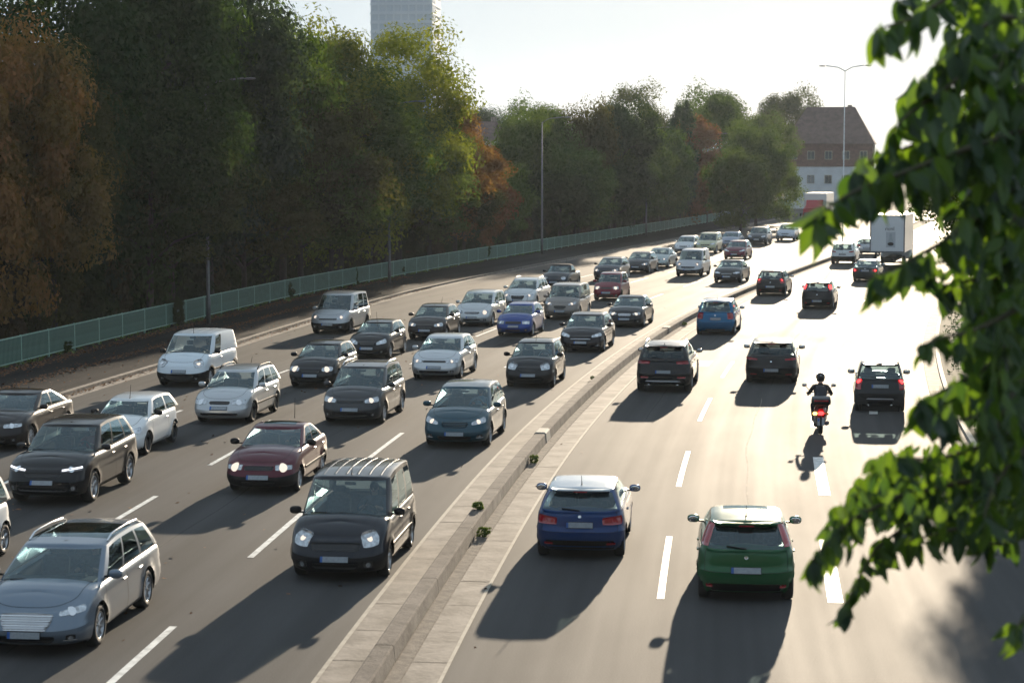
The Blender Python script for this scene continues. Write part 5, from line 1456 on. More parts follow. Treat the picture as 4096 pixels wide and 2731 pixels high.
# ------------------------------------------------------------------ lorries
def lorry_wheels(t, xs, W, r=.5):
    ty, rm = wheel_meshes('alloy10')
    for x in xs:
        for sg in (1, -1):
            w = link('wheel', ty, t, (x, sg * (W / 2 - .20), r), (0, 0, 0 if sg > 0 else math.pi), (r, r * .75, r)); link('rim', rm, w)
def red_lorry():
    s, d = 226, -6.2; h = heading(s); p = Vector((34.1, 225, 0)); rz = -math.pi / 2 - h + math.pi * 0
    fw = Vector((-math.sin(h), -math.cos(h), 0)); rz = math.atan2(fw.y, fw.x)
    t = tag(empty('box_lorry', p, rz), 'red cabbed lorry with tall white box at the far end of the road', 'lorry')
    red = paint((.30, .010, .016), 0)
    cab = MB(); prof = [(.0, .55), (.06, 1.2), (0.0, 1.55), (-.22, 2.35), (-.40, 2.75), (-1.9, 3.05), (-1.95, .55)]
    W = 2.4; V = [(x, sg * (W / 2 - (.0 if z < 2.2 else .06)), z) for sg in (1, -1) for x, z in prof]; n = len(prof)
    cab.add(V, [tuple(range(n)), tuple(range(n, 2 * n))[::-1]] + [(i, n + i, n + (i + 1) % n, (i + 1) % n) for i in range(n)]); cab.build('cab', red, t)
    MB().add([(.012, -1.1, 1.58), (.012, 1.1, 1.58), (-.20, 1.06, 2.32), (-.20, -1.06, 2.32)], [(0, 1, 2, 3)]).build('windscreen', M['glass_dark'], t)
    for sg in (1, -1):
        MB().box((-.75, sg * (W / 2 + .01), 1.95), (.8, .02, .62), bev=.008).build('side_window', M['glass_dark'], t)
        MB().box((.05, sg * (W / 2 + .18), 2.0), (.12, .2, .5), bev=.05).build('wing_mirror', M['trim'], t)
        MB().box((.05, sg * .85, .85), (.06, .42, .22), bev=.03).build('headlight', M['lens'], t)
    MB().box((.045, 0, 1.15), (.05, 1.5, .4), bev=.02).build('grille', M['grille'], t)
    MB().box((.03, 0, .55), (.12, W, .3), bev=.04).build('bumper', M['trim'], t)
    V = [(-.5, -.9, 2.8), (-.5, .9, 2.8), (-1.7, .95, 3.7), (-1.7, -.95, 3.7), (-1.9, -.95, 2.95), (-1.9, .95, 2.95), (-1.9, .95, 3.7), (-1.9, -.95, 3.7)]
    MB().add(V, [(0, 1, 2, 3), (0, 3, 7, 4), (1, 5, 6, 2), (3, 2, 6, 7), (4, 7, 6, 5)]).build('roof_deflector', red, t)
    MB().box((-6.1, 0, 2.78), (7.9, 2.55, 3.4), bev=.05).build('cargo_box', paint((.70, .69, .68), 0, .5), t)
    MB().box((-5.2, 0, .85), (9.2, .9, .3)).build('chassis', M['under'], t)
    lorry_wheels(t, (-.9, -7.2, -8.4), W)
red_lorry()
def white_lorry():
    s, d = 150.5, 5.6; h = heading(s); p = Vector(RP(s, d)); rz = math.pi / 2 - h
    t = tag(empty('box_lorry', p, rz), 'white box lorry seen from behind with flask picture half hidden by leaves', 'lorry')
    W = 2.55; H = 4.0; z0 = 1.22
    wp = paint((.66, .69, .72), 0, .55)
    MB().box((3.6, 0, (H + z0) / 2), (7.2, W, H - z0), bev=.03).build('cargo_box', wp, t)
    fr = MB()
    for y in (-W / 2 + .04, W / 2 - .04): fr.box((-.012, y, (H + z0) / 2), (.03, .085, H - z0 - .02))
    for z in (z0 + .05, H - .05): fr.box((-.014, 0, z), (.028, W - .17, .10))
    fr.build('rear_frame', plain('frame_grey', (.12, .13, .15), .5), t)
    for sg in (1, -1): MB().box((-.008, sg * .58, (H + z0) / 2), (.018, 1.11, H - z0 - .25), bev=.004).build('rear_door', wp, t)
    # flask picture
    gl = plain('flask_grey', (.33, .38, .42), .5, var=.05); dk = plain('flask_dark', (.018, .014, .018), .5, var=.05)
    fl = MB(); cx, cz = -.25, 2.02; x = -.020
    fl.add([(x, cx - .34, cz - .42), (x, cx + .34, cz - .42), (x, cx + .34, cz + .72), (x, cx - .34, cz + .72)], [(0, 1, 2, 3)]); fl.build('picture_panel', plain('picture_pale', (.44, .47, .51), .5, var=.04), t)
    V = [(x - .003, cx - .10, cz + .60), (x - .003, cx + .10, cz + .60), (x - .003, cx + .10, cz + .30), (x - .003, cx + .25, cz - .10), (x - .003, cx + .22, cz - .30), (x - .003, cx - .22, cz - .30), (x - .003, cx - .25, cz - .10), (x - .003, cx - .10, cz + .30)]
    MB().add(V, [tuple(range(8))]).build('flask_outline', gl, t)
    MB().lathe([(0, 0), (.05, 0)], 4).v
    V = [(x - .006, cx + .22 * math.cos(a), cz - .16 + .13 * math.sin(a)) for a in np.linspace(0, 2 * math.pi, 22)[:-1]]
    MB().add(V, [tuple(range(21))]).build('flask_liquid', dk, t)
    cu = bpy.data.curves.new('lettering', 'FONT'); cu.body = 'nunl'; cu.size = .40; cu.extrude = .003; cu.align_x = 'CENTER'
    o = bpy.data.objects.new('lettering', cu); COL.objects.link(o); dg = bpy.context.evaluated_depsgraph_get(); dg.update()
    me = bpy.data.meshes.new_from_object(o.evaluated_get(dg)); bpy.data.objects.remove(o); me.materials.clear(); me.materials.append(plain('letter_grey', (.05, .05, .06), .5))
    link('lettering', me, t, (-.024, -.17, 2.86), (math.pi / 2, 0, -math.pi / 2))
    MB().box((.02, 0, .52), (.10, W - .2, .12), bev=.02).build('rear_bumper', M['trim'], t)
    for sg in (1, -1): MB().box((-.04, sg * (W / 2 - .28), .54), (.03, .34, .11), bev=.01).build('tail_light', M['red_lens'], t)
    MB().box((4.2, 0, .62), (8.2, .9, .24)).build('chassis', M['under'], t)
    MB().box((8.25, 0, 1.6), (1.7, 2.35, 2.3), bev=.15).build('cab', wp, t)
    for sg in (1, -1): MB().box((8.35, sg * 1.172, 2.1), (.9, .02, .6), bev=.008).build('side_window', M['glass_dark'], t)
    MB().box((9.09, 0, 2.1), (.03, 2.0, .75), bev=.01).build('windscreen', M['glass_dark'], t)
    lorry_wheels(t, (1.9, 7.9), W, .46)
white_lorry()

# ------------------------------------------------------------------ buildings
def window_me(w, h, mat, fmat, depth=.14):
    f = MB(); t = .08
    for sg in (1, -1):
        f.box((sg * (w / 2 - t / 2), 0, 0), (t, depth, h)); f.box((0, 0, sg * (h / 2 - t / 2)), (w - 2 * t, depth, t))
    f.box((0, 0, 0), (.05, depth * .7, h - 2 * t))
    return f.mesh('window', fmat), MB().box((0, .03, 0), (w - 2 * t, .02, h - 2 * t)).mesh('pane', mat)
pane = plain('window_glass', (.05, .07, .09), .08, var=.3, scale=.5, coat=.5)
def house(name, loc, rz, w, dp, wall_h, roof_h, label, ground_mat, upper_mat, roof_mat, rows, ncol, dormers=0, hip=1.0):
    t = tag(empty(name, loc, rz), label, 'house')
    MB().box((0, 0, wall_h[0] / 2), (w, dp, wall_h[0])).build('ground_floor_wall', ground_mat, t)
    z = wall_h[0]
    if wall_h[1]:
        MB().box((0, 0, z + wall_h[1] / 2 + .002), (w + .16, dp + .16, wall_h[1])).build('upper_wall', upper_mat, t); z += wall_h[1]
    o = .45; V = [(-w / 2 - o, -dp / 2 - o, z), (w / 2 + o, -dp / 2 - o, z), (w / 2 + o, dp / 2 + o, z), (-w / 2 - o, dp / 2 + o, z), (-w / 2 + hip * dp * .28, 0, z + roof_h), (w / 2 - hip * dp * .28, 0, z + roof_h)]
    rf = MB().add(V, [(0, 1, 5, 4), (1, 2, 5), (2, 3, 4, 5), (3, 0, 4), (3, 2, 1, 0)]).build('roof', roof_mat, t)
    MB().box((w * .22, .4, z + roof_h * .9), (.8, .7, 2.0), bev=.03).build('chimney', M['concrete_dark'], rf)
    wf, wp_ = window_me(1.3, 1.5, pane, M['concrete_pale'])
    for zc in rows:
        for k in range(ncol):
            x = -w / 2 + (k + .5) * w / ncol
            off = dp / 2 + (.08 if zc > wall_h[0] and wall_h[1] else 0) + .02
            q = link('window', wf, t, (x, -off, zc)); link('pane', wp_, q)
        for k in range(2):
            off = w / 2 + (.08 if zc > wall_h[0] and wall_h[1] else 0) + .02
            q = link('window', wf, t, (-off, -dp / 2 + (k + .5) * dp / 2, zc), (0, 0, -math.pi / 2)); link('pane', wp_, q)
    return t
tiles = plain('roof_tiles', (.075, .045, .042), .75, var=.35, scale=1.2, bump=.5)
m_ren = plain('white_render', (.52, .56, .60), .85, var=.08, scale=.6)
m_brick = plain('red_brown_hung_tile', (.11, .055, .048), .8, var=.3, scale=2)
house('tall_house', (56.9, 356, 0), rad(-12), 15.2, 12, (7.4, 4.0), 6.6, 'tall house with dark red tiled roof and white ground floor at the road end', m_ren, m_brick, tiles, (2.0, 5.2, 9.4), 5)
house('gabled_house', (-4.6, 300, 0), rad(10), 9, 8, (11.2, 0), 3.0, 'small white house peeping out between the trees', m_ren, m_ren, tiles, (3, 6.4, 9.6), 3)
# small cabin and parked van by the side street
k_ = tag(empty('kiosk', (37.3, 310, 0), rad(-15)), 'small pale grey kiosk beside the side street', 'kiosk')
MB().box((0, 0, 1.5), (3.4, 2.4, 3.0)).build('wall', plain('kiosk_grey', (.26, .29, .34), .7), k_); MB().box((0, 0, 3.08), (3.9, 2.9, .16), bev=.03).build('roof', M['concrete_dark'], k_)
MB().box((0, -1.215, 1.7), (1.8, .04, 1.0)).build('window', pane, k_); MB().box((1.3, -1.215, 1.05), (.7, .04, 2.0)).build('door', M['fence_green'], k_)
k_ = tag(empty('bus_shelter', (42.6, 312, 0), rad(-15)), 'pale green bus shelter beside the kiosk', 'shelter')
MB().box((0, 0, 2.6), (2.2, 1.5, .14), bev=.03).build('roof', M['fence_rail'], k_)
MB().box((0, .7, 1.35), (2.1, .05, 2.1)).build('back_panel', plain('shelter_green', (.25, .42, .36), .4), k_)
for x in (-1, 1):
    for y in (-.65, .65): MB().box((x, y, 1.27), (.08, .08, 2.54)).build('post', M['fence_rail'], k_)
MB().box((0, .4, .5), (1.6, .4, .06), bev=.01).build('bench', M['bark'], k_)

def tower():
    t = tag(empty('office_tower', (-36.5, 690, 0), rad(-6)), 'pale blue glass high-rise tower fading into the sky behind the trees', 'tower')
    W, D, H = 21.0, 21.0, 108.0
    fac = plain('hazed_cladding', (.34, .43, .51), .45, var=.05, scale=.05)  # distance haze put into the colours: cladding and glass pale, low in contrast
    MB().box((0, 0, H / 2), (W, D, H)).build('wall', fac, t)
    MB().box((0, 0, H + 1.5), (W * .7, D * .7, 3)).build('roof_plant', fac, t)
    for k in range(0, 34): MB().box((0, 0, 3.1 * (k + 1)), (W + .5, D + .5, .5)).build('floor_band', fac, t)
    gm = plain('hazed_glass', (.25, .34, .43), .35, var=.15, scale=.04)
    pm = MB().box((0, 0, 0), (2.0, .16, 2.2)).mesh('window', gm)
    n = 0
    for k in range(8, 34):
        for c_ in range(8):
            if n < 208: link('window', pm, t, (-W / 2 + 1.5 + c_ * 2.57, -D / 2 - .06, 3.1 * k + 1.85)); n += 1
        for c_ in range(3):
            link('window', pm, t, (W / 2 + .06, -D / 2 + 2 + c_ * 3, 3.1 * k + 1.85), (0, 0, math.pi / 2))
tower()
# ------------------------------------------------------------------ trees
def leaf_mat(name, sat=1.0, trans=.4):
    """leaf colour from the object's own colour, varied leaf by leaf"""
    m, nt, b = new_mat(name)
    nt.nodes.remove(b); out = nt.nodes['Material Output']
    oi = nt.nodes.new('ShaderNodeObjectInfo'); at = nt.nodes.new('ShaderNodeAttribute'); at.attribute_name = 'tint'
    hs = nt.nodes.new('ShaderNodeHueSaturation'); nt.links.new(oi.outputs['Color'], hs.inputs['Color'])
    mr = nt.nodes.new('ShaderNodeMapRange'); mr.inputs['To Min'].default_value = .55; mr.inputs['To Max'].default_value = 1.55
    nt.links.new(at.outputs['Fac'], mr.inputs['Value']); nt.links.new(mr.outputs[0], hs.inputs['Value'])
    m2 = nt.nodes.new('ShaderNodeMapRange'); m2.inputs['To Min'].default_value = .528; m2.inputs['To Max'].default_value = .475
    nt.links.new(at.outputs['Fac'], m2.inputs['Value']); nt.links.new(m2.outputs[0], hs.inputs['Hue'])
    df = nt.nodes.new('ShaderNodeBsdfDiffuse'); nt.links.new(hs.outputs[0], df.inputs[0])
    tr = nt.nodes.new('ShaderNodeBsdfTranslucent')
    gm = nt.nodes.new('ShaderNodeMix'); gm.data_type = 'RGBA'; gm.blend_type = 'MULTIPLY'; gm.inputs['Factor'].default_value = 1
    nt.links.new(hs.outputs[0], gm.inputs['A']); gm.inputs['B'].default_value = (1.75, 1.80, .6, 1)
    nt.links.new(gm.outputs['Result'], tr.inputs[0])
    mx = nt.nodes.new('ShaderNodeMixShader'); mx.inputs[0].default_value = trans
    nt.links.new(df.outputs[0], mx.inputs[1]); nt.links.new(tr.outputs[0], mx.inputs[2]); nt.links.new(mx.outputs[0], out.inputs['Surface'])
    return m
M['crown'] = leaf_mat('crown_leaves')

def crown_mesh(name, seed, rx, ry, rz, nclump, nleaf, size, droop=.25, lobes=6):
    """leaf-sized faces spread in clumps through an uneven crown about (0,0,0)"""
    r = np.random.default_rng(seed)
    lob = r.normal(size=(lobes, 3)); lob /= np.linalg.norm(lob, axis=1)[:, None]
    amp = r.uniform(.12, .42, lobes)
    d = r.normal(size=(nclump, 3)); d /= np.linalg.norm(d, axis=1)[:, None]
    k = 1 - .25 + np.max(np.clip((d @ lob.T - .55) / .45, 0, 1) * amp, axis=1)
    rad_ = r.uniform(.30, 1.0, nclump) ** .45 * k
    C = d * rad_[:, None] * np.array([rx, ry, rz])
    cr = r.uniform(.6, 1.25, nclump) * (rx * ry * rz) ** (1 / 3) * .29
    V = np.zeros((nclump * nleaf, 4, 3)); T = np.zeros(nclump * nleaf)
    for c in range(nclump):
        q = r.normal(size=(nleaf, 3)); q /= np.linalg.norm(q, axis=1)[:, None]
        p = C[c] + q * (r.uniform(.05, 1, nleaf) ** .5 * cr[c])[:, None] * np.array([1, 1, .75])
        p[:, 2] -= droop * np.hypot(p[:, 0] - C[c, 0], p[:, 1] - C[c, 1])
        nrm = q * 1.0 + r.normal(size=(nleaf, 3)) * .38 + np.array([0, 0, .30]); nrm /= np.linalg.norm(nrm, axis=1)[:, None]
        a = np.cross(nrm, r.normal(size=(nleaf, 3))); a /= np.linalg.norm(a, axis=1)[:, None]; b = np.cross(nrm, a)
        s = (size * r.uniform(.6, 1.35, nleaf))[:, None]
        o = slice(c * nleaf, (c + 1) * nleaf)
        V[o, 0] = p - a * s; V[o, 1] = p - b * s * .5 - nrm * s * .12; V[o, 2] = p + a * s; V[o, 3] = p + b * s * .5 - nrm * s * .12
        T[o] = np.clip(r.normal(.5, .15) + r.normal(0, .07, nleaf), 0, 1)
    me = fast_quads(name, V, M['crown'])
    at = me.attributes.new('tint', 'FLOAT', 'FACE'); at.data.foreach_set('value', T.astype(np.float32))
    return me
def trunk_mesh(seed, h, r0, spread):
    r = np.random.default_rng(seed); mb = MB()
    top = Vector((r.normal(0, .3), r.normal(0, .3), h))
    mb.tube([(0, 0, -.3), (0, 0, .2), (top.x * .3, top.y * .3, h * .45), top], [r0 * 1.5, r0, r0 * .75, r0 * .25], 9)
    for k in range(7):
        z = h * r.uniform(.35, .85); a = r.uniform(0, 6.28); L = spread * r.uniform(.5, .95)
        b0 = Vector((top.x * z / h, top.y * z / h, z)); m1 = b0 + Vector((math.cos(a) * L * .5, math.sin(a) * L * .5, L * .35)); e = b0 + Vector((math.cos(a) * L, math.sin(a) * L, L * .5))
        mb.tube([b0, m1, e], [r0 * .4, r0 * .25, r0 * .08], 6)
    return mb.mesh('trunk', M['bark'], True)
CR = [crown_mesh('crown', 11, 5.0, 5.0, 6.6, 100, 430, .125), crown_mesh('crown', 12, 5.2, 5.0, 6.2, 105, 420, .125), crown_mesh('crown', 13, 4.6, 4.6, 5.0, 90, 400, .12), crown_mesh('crown', 14, 3.2, 3.2, 4.4, 70, 320, .105)]
BU = [crown_mesh('foliage', 21, 2.2, 1.8, 1.6, 60, 150, .11, lobes=5), crown_mesh('foliage', 22, 1.9, 2.0, 1.9, 60, 150, .11, lobes=5)]
TR = [trunk_mesh(31, 11, .26, 4), trunk_mesh(32, 10, .24, 4), trunk_mesh(33, 8, .2, 3.2), trunk_mesh(34, 7, .15, 2.2)]
HS = [(5, 5, 6.6), (5.2, 5, 6.2), (4.6, 4.6, 5.0), (3.2, 3.2, 4.4)]
def tree(px, y, top, radius, tint, label, var=0, low=1.2, name='tree', group='trees behind the railing fence'):
    """px: sideways position as metres; crown from low to top"""
    t = tag(empty(name, (px, y, -.12), random.uniform(0, 6.28)), label, 'tree', group)
    rx, _, rz = HS[var]
    hz = (top - low) / 2
    sx, sz = radius / (rx * 1.02), hz / (rz * 1.02)
    c = link('crown', CR[var], t, (0, 0, low + hz), (0, 0, 0), (sx, sx, sz)); c.color = (*tint, 1)
    th = [11, 10, 8, 7][var]
    link('trunk', TR[var], t, None, None, (sx, sx, (low + hz * 1.2) / th))
    return t
GD = (.026, .042, .018); GM = (.054, .080, .024); GY = (.130, .142, .030); GB = (.048, .048, .022); OR = (.165, .098, .042); CO = (.155, .070, .042); RD = (.15, .072, .056); BL = (.026, .040, .028); OL = (.056, .082, .030)
def fx(px, y): return (px - 1176) / 4553 * y
T = [
 (-30, 79, 14.8, 3.3, OR, 'orange brown autumn tree at the left picture edge', 2, .8), (85, 81, 13.2, 2.5, OR, 'rust tinted tree right beside the orange brown tree', 3, 2.4), (20, 84, 9.0, 3.2, GB, 'brownish green tree low in front at the left edge', 2, .2),
 (180, 92, 19.5, 4.6, GD, 'very dark green tall tree second from the left edge', 0, .6), (330, 96, 20.5, 4.8, GD, 'dark green tall tree with crown above the picture top', 1, .8), (455, 104, 21, 5.0, BL, 'blackish green tall tree left of the bright gap in the canopy', 0, 1),
 (395, 92, 10.5, 3.4, GB, 'olive brown lower tree before the dark tall trees', 2, .2), (545, 113, 18.6, 4.2, GM, 'mid green tree with sunlit edge at the canopy gap', 1, 1), (560, 100, 8.5, 3.2, GB, 'drooping brownish tree above the second lamp post', 2, .6),
 (655, 122, 16.6, 3.9, GY, 'yellow green tree right of the bright canopy gap', 0, 1), (770, 128, 18.0, 4.6, GY, 'sunlit yellow green tree left of the high-rise tower', 1, 1), (915, 134, 17.6, 4.6, GY, 'big yellow green tree directly in front of the tower', 0, 1), (690, 112, 10.8, 3.9, GM, 'rounded mid green tree below the yellow green crowns', 2, .4),
 (850, 122, 11.8, 4.2, OL, 'olive green tree with bushy crown above the fence', 2, .4), (985, 140, 11.5, 3.4, OL, 'green tree at the right end of the near wood', 3, .4),
 (1045, 150, 12.2, 3.5, CO, 'copper red tree at the right edge of the near wood', 3, .5), (1105, 163, 9.6, 2.6, CO, 'small copper brown tree behind the first copper tree', 3, .3), (1140, 172, 8.5, 3.2, OL, 'olive shrub-like tree before the small white house', 2, .2),
 (1200, 186, 14.0, 3.6, GM, 'rounded green tree beside the tall slim street lamp', 2, .5), (1255, 196, 15.2, 3.9, OL, 'olive tree just right of the tall slim lamp', 1, .5), (1330, 198, 15.6, 3.4, GB, 'brownish crowned tree in the middle of the far row', 2, .6), (1410, 205, 15.8, 4.2, BL, 'dark crowned tall tree in the far row', 1, .6),
 (1455, 196, 13.4, 3.6, GM, 'light green tree before the dark crowned tree', 2, .4), (1320, 180, 10.4, 3.4, OL, 'low olive tree before the far row', 2, .2), (1400, 186, 9.8, 3.6, GD, 'low dark tree along the far fence', 2, .2),
 (1562, 216, 15.2, 2.0, BL, 'narrow dark cypress-like tree rising from the far row', 3, .5), (1515, 212, 13.2, 3.4, OL, 'green tree left of the narrow dark tree', 2, .4), (1585, 204, 13.2, 3.9, RD, 'reddish brown tree in the far row', 3, .4), (1625, 212, 9.6, 2.8, RD, 'smaller red brown tree beside the reddish tree', 3, .3),
 (1655, 232, 17.4, 4.0, GM, 'green round crowned tree right of the reddish tree', 1, .5), (1735, 240, 14.2, 4.2, OL, 'light green tree near the end of the fence', 2, .4), (1700, 222, 10.5, 3.6, OL, 'olive low tree near the end of the fence', 2, .2), (1745, 300, 17.0, 4.4, OL, 'brownish open tree left of the tall house', 1, .8), (1770, 305, 12.0, 3.4, OL, 'dark green tree at the corner of the side street', 2, .2),
 (1870, 380, 21.0, 5.2, GB, 'brown tree behind the tall house', 1, 1), (1090, 320, 19.0, 7, BL, 'distant dark tree left of the small white house', 1, 1), (1180, 330, 18.5, 6, BL, 'distant dark tree right of the small white house', 0, 1),
 (1655, 312, 21.5, 6.4, OL, 'tall hazy tree rising behind the far row left of the house', 1, 1), (1790, 392, 24.5, 7.4, GB, 'broad hazy brownish tree directly behind the left of the tall house', 1, 1), (1440, 300, 20.6, 6.0, GB, 'hazy tall tree behind the middle of the far row', 0, 1),
 (1480, 200, 11.6, 3.2, OL, 'olive tree wedged between light green and reddish trees', 2, .2), (1285, 172, 8.0, 3.0, GD, 'dark low tree right of the olive shrub-like tree', 2, .1), (1065, 147, 7.5, 2.8, GB, 'brown green low tree under the copper tree', 2, .1), (760, 108, 8.4, 3.2, GD, 'dark low tree behind the fence below the rounded green tree', 2, .1),
]
for i, (px, y, top, r_, c_, lb, v_, low) in enumerate(T):
    j = tuple(q * random.uniform(.9, 1.12) for q in c_)
    k_ = (px - 1176) / 4553; zf = next((RP(s_, d_fence(s_))[1] for s_ in np.arange(50, 290, 1.0) if RP(s_, d_fence(s_))[0] >= k_ * RP(s_, d_fence(s_))[1]), None)
    if zf is not None and y < zf + r_ * .2 + 1.4:      # trunks stand behind the fence, crowns may overhang it
        y2 = zf + r_ * .2 + 1.4; top = CAM_H + (top - CAM_H) * y2 / y; r_ *= (y2 / y) ** .5; y = y2
    r_ *= 1.16
    if zf is not None and y - zf < r_ * 1.1: low = max(low, 2.6 if y < 175 else 1.3)
    tree(fx(px, y), y, top, r_, j, lb, v_, low)
for s_, d_, top, r_, c_, lb, v_ in ((80, -25.0, 13.5, 3.4, GB, 'brownish tree overhanging the footpath near the left lamp', 2), (88.0, -24.0, 12.5, 4.2, GD, 'dark tree wrapping the lamp post behind the white panel van', 2), (99, -25.4, 14.5, 4.8, GD, 'tall dark tree overhanging the footpath past the second lamp', 1),
    (110, -25.6, 14.5, 5.4, GB, 'brown green tree overhanging the fence opposite the silver van', 2), (120.5, -26.0, 15.0, 5.8, GM, 'green tree wrapping the third lamp post', 0), (132, -27.0, 14.5, 5.0, OL, 'olive tree overhanging the fence at the end of the near wood', 2)):
    x, y, _ = RP(s_, d_); tree(x, y, top, r_, c_, lb, v_, 3.3)
# undergrowth: separate bushes right behind the fence
k = 0; s = 60.0
und = tag(empty('undergrowth', (0, 0, 0)), 'dark undergrowth massed behind the railing fence', kind='stuff')
while s < 285:
    for dd, sc0 in ((-2.9, .95), (-5.0, 1.6), (-8.5, 2.1)):
        x, y, _ = RP(s + random.uniform(-.8, .8), d_fence(s) + dd + random.uniform(-.3, .3))
        sc = random.uniform(.85, 1.12) * sc0
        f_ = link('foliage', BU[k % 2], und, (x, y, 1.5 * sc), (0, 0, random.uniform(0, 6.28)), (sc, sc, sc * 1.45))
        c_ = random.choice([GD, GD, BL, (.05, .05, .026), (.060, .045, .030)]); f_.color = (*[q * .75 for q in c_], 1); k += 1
    s += 3.0 if s < 150 else 4.6
for i in range(6):
    s = 74 + i * 15.1 + random.uniform(-4, 4)
    f_ = link('foliage', BU[i % 2], und, RP(s, d_fence(s) + random.choice([-.12, .12]), .35 + random.uniform(0, .5)), (0, 0, random.uniform(0, 6)), (random.uniform(.12, .34), random.uniform(.10, .16), random.uniform(.12, .42))); f_.color = (*GD, 1)
# right verge trees
vt = [(22.7, 97.3, 4.9, 1.7, GD, 'small dark roadside tree with thin trunk on the right verge', 3, 1.9), (19.3, 74, 11.6, 4.0, GD, 'tall roadside tree on the verge behind the hanging leaves', 2, 3.8), (16.0, 60, 9.8, 3.5, GM, 'leafy verge tree nearest the bridge', 2, 3.4), (27.5, 104, 9.0, 3.4, GM, 'broad verge tree beyond the small roadside tree', 2, 1.0), (33, 124, 11.5, 4.2, GD, 'verge tree farther along the right kerb', 1, 1.2),
      (42, 150, 13, 4.5, GM, 'far verge tree on the right', 1, 1.2), (54, 190, 14, 5, GD, 'farthest verge tree on the right', 1, 1.2), (68, 240, 15, 5.5, GM, 'verge tree close to the tall house', 1, 1.2)]
for k_, (x, y, top, r_, c_, lb, v_, low) in enumerate(vt):
    tree(x, y, top, r_, c_, lb, v_, low, 'roadside_tree', 'trees on the right verge').rotation_euler = (0, 0, (.4, 2.2, 1.0, 3, 4, 5, .5, 2)[k_])

# ------------------------------------------------------------------ litter and weeds
r = np.random.default_rng(5)
Q = []
def litter(n, s0, s1, dfun, sig, z):
    for _ in range(n):
        s = s0 + (s1 - s0) * r.random() ** 1.3; d = dfun(s) + r.normal() * sig(s); p = np.array(RP(s, d, z + .004 + .02 * r.random()))
        a = r.uniform(0, 6.28); L = r.uniform(.03, .07); t1 = np.array([math.cos(a), math.sin(a), r.normal() * .25]) * L; t2 = np.array([-math.sin(a), math.cos(a), r.normal() * .25]) * L * .6
        Q.append([p - t1, p - t2, p + t1, p + t2])
litter(5000, 55, 130, lambda s: d_fence(s) + .55, lambda s: .28, .10)
litter(2300, 55, 112, lambda s: d_fence(s) * .46 + d_edge(s) * .54 - .4, lambda s: .16 + .1 * math.sin(s * .2) ** 2, .10)
litter(2200, 50, 120, lambda s: d_edge(s) - .42, lambda s: .12, .01)
litter(900, 55, 130, lambda s: d_fence(s) * .5 + d_edge(s) * .5, lambda s: 1.3, .10)
litter(500, 30, 120, lambda s: -11.0, lambda s: 5.0, .0)
lm = plain('dry_leaves', (.20, .095, .042), .9, var=.5, scale=30)
tag(link('leaf_litter', fast_quads('leaf_litter', np.array(Q), lm)), 'brown fallen leaves drifted along the fence and gutter', kind='stuff')
M['weed'] = plain('weed_green', (.13, .19, .05), .8, var=.4, scale=30)
Q = []
def tuft(c, n, h):
    o = []
    for _ in range(n):
        a = r.uniform(0, 6.28); l = h * r.uniform(.5, 1.2); w = .025 * (1 + h); p = np.array(c) + np.array([math.cos(a), math.sin(a), 0]) * r.random() * h * .6
        dr = np.array([math.cos(a) * .7, math.sin(a) * .7, 1]) ; dr /= np.linalg.norm(dr); sd = np.array([-math.sin(a), math.cos(a), 0]) * w
        e = p + dr * l; m_ = p + dr * l * .55
        o.append([p, m_ - sd, e, m_ + sd])
    return o
for _ in range(420):
    s = r.uniform(58, 170); Q += tuft(RP(s, d_fence(s) + r.normal() * .22, .10), 7, r.uniform(.08, .22))
for _ in range(500):
    s = r.uniform(40, 130); Q += tuft(RP(s, d_kerb(s) + .8 + abs(r.normal()) * 1.2, .11), 7, r.uniform(.06, .2))
tag(link('weeds', fast_quads('weeds', np.array(Q), M['weed'])), 'short weeds and grass tufts along fence and verge', kind='stuff')
for s, d, h, lb in ((50.6, .12, .11, 'bright green weed sprouting at the foot of the barrier'), (42.2, -.18, .10, 'upper weed sprouting from the barrier top in the foreground'), (40.4, .16, .12, 'lower weed in the gutter of the barrier foreground'), (70.5, -.55, .07, 'thin weed on the left margin of the barrier'), (95.2, .12, .10, 'weed growing by the barrier near the blue car')):
    o = tag(link('weed', BU[int(h * 100) % 2], None, RP(s, d, (.05 if d > 0 or d < -.4 else .29) + h * .6), (0, 0, s), (h * .6, h * .8, h * .6)), lb, 'weed', 'weeds along the barrier'); o.color = (.11, .15, .05, 1)

# ------------------------------------------------------------------ the tree overhanging from the right, close to the bridge
def view_pt(px, py, dist):
    """a point seen at the 2352-wide coordinates, dist metres ahead"""
    u, v = (px - 1176) / 4553.0, (py - 784) / 4553.0
    c, s = math.cos(PITCH), math.sin(PITCH)
    d = Vector((u, c - v * s, -(s + v * c)))
    return Vector((0, 0, CAM_H)) + d * (dist / d.y)
m, nt, b = new_mat('broad_leaf'); out = nt.nodes['Material Output']
oi = nt.nodes.new('ShaderNodeAttribute'); oi.attribute_name = 'tint'
ob = nt.nodes.new('ShaderNodeObjectInfo')
mul = nt.nodes.new('ShaderNodeMath'); mul.operation = 'ADD'; nt.links.new(oi.outputs['Fac'], mul.inputs[0]); nt.links.new(ob.outputs['Random'], mul.inputs[1])
fr = nt.nodes.new('ShaderNodeMath'); fr.operation = 'FRACT'; nt.links.new(mul.outputs[0], fr.inputs[0])
cr = nt.nodes.new('ShaderNodeValToRGB'); cr.color_ramp.elements[0].color = (.010, .032, .016, 1); cr.color_ramp.elements[1].color = (.042, .090, .020, 1)
nt.links.new(fr.outputs[0], cr.inputs[0]); nt.links.new(cr.outputs[0], b.inputs['Base Color'])
b.inputs['Roughness'].default_value = .38; b.inputs['Specular IOR Level'].default_value = .5
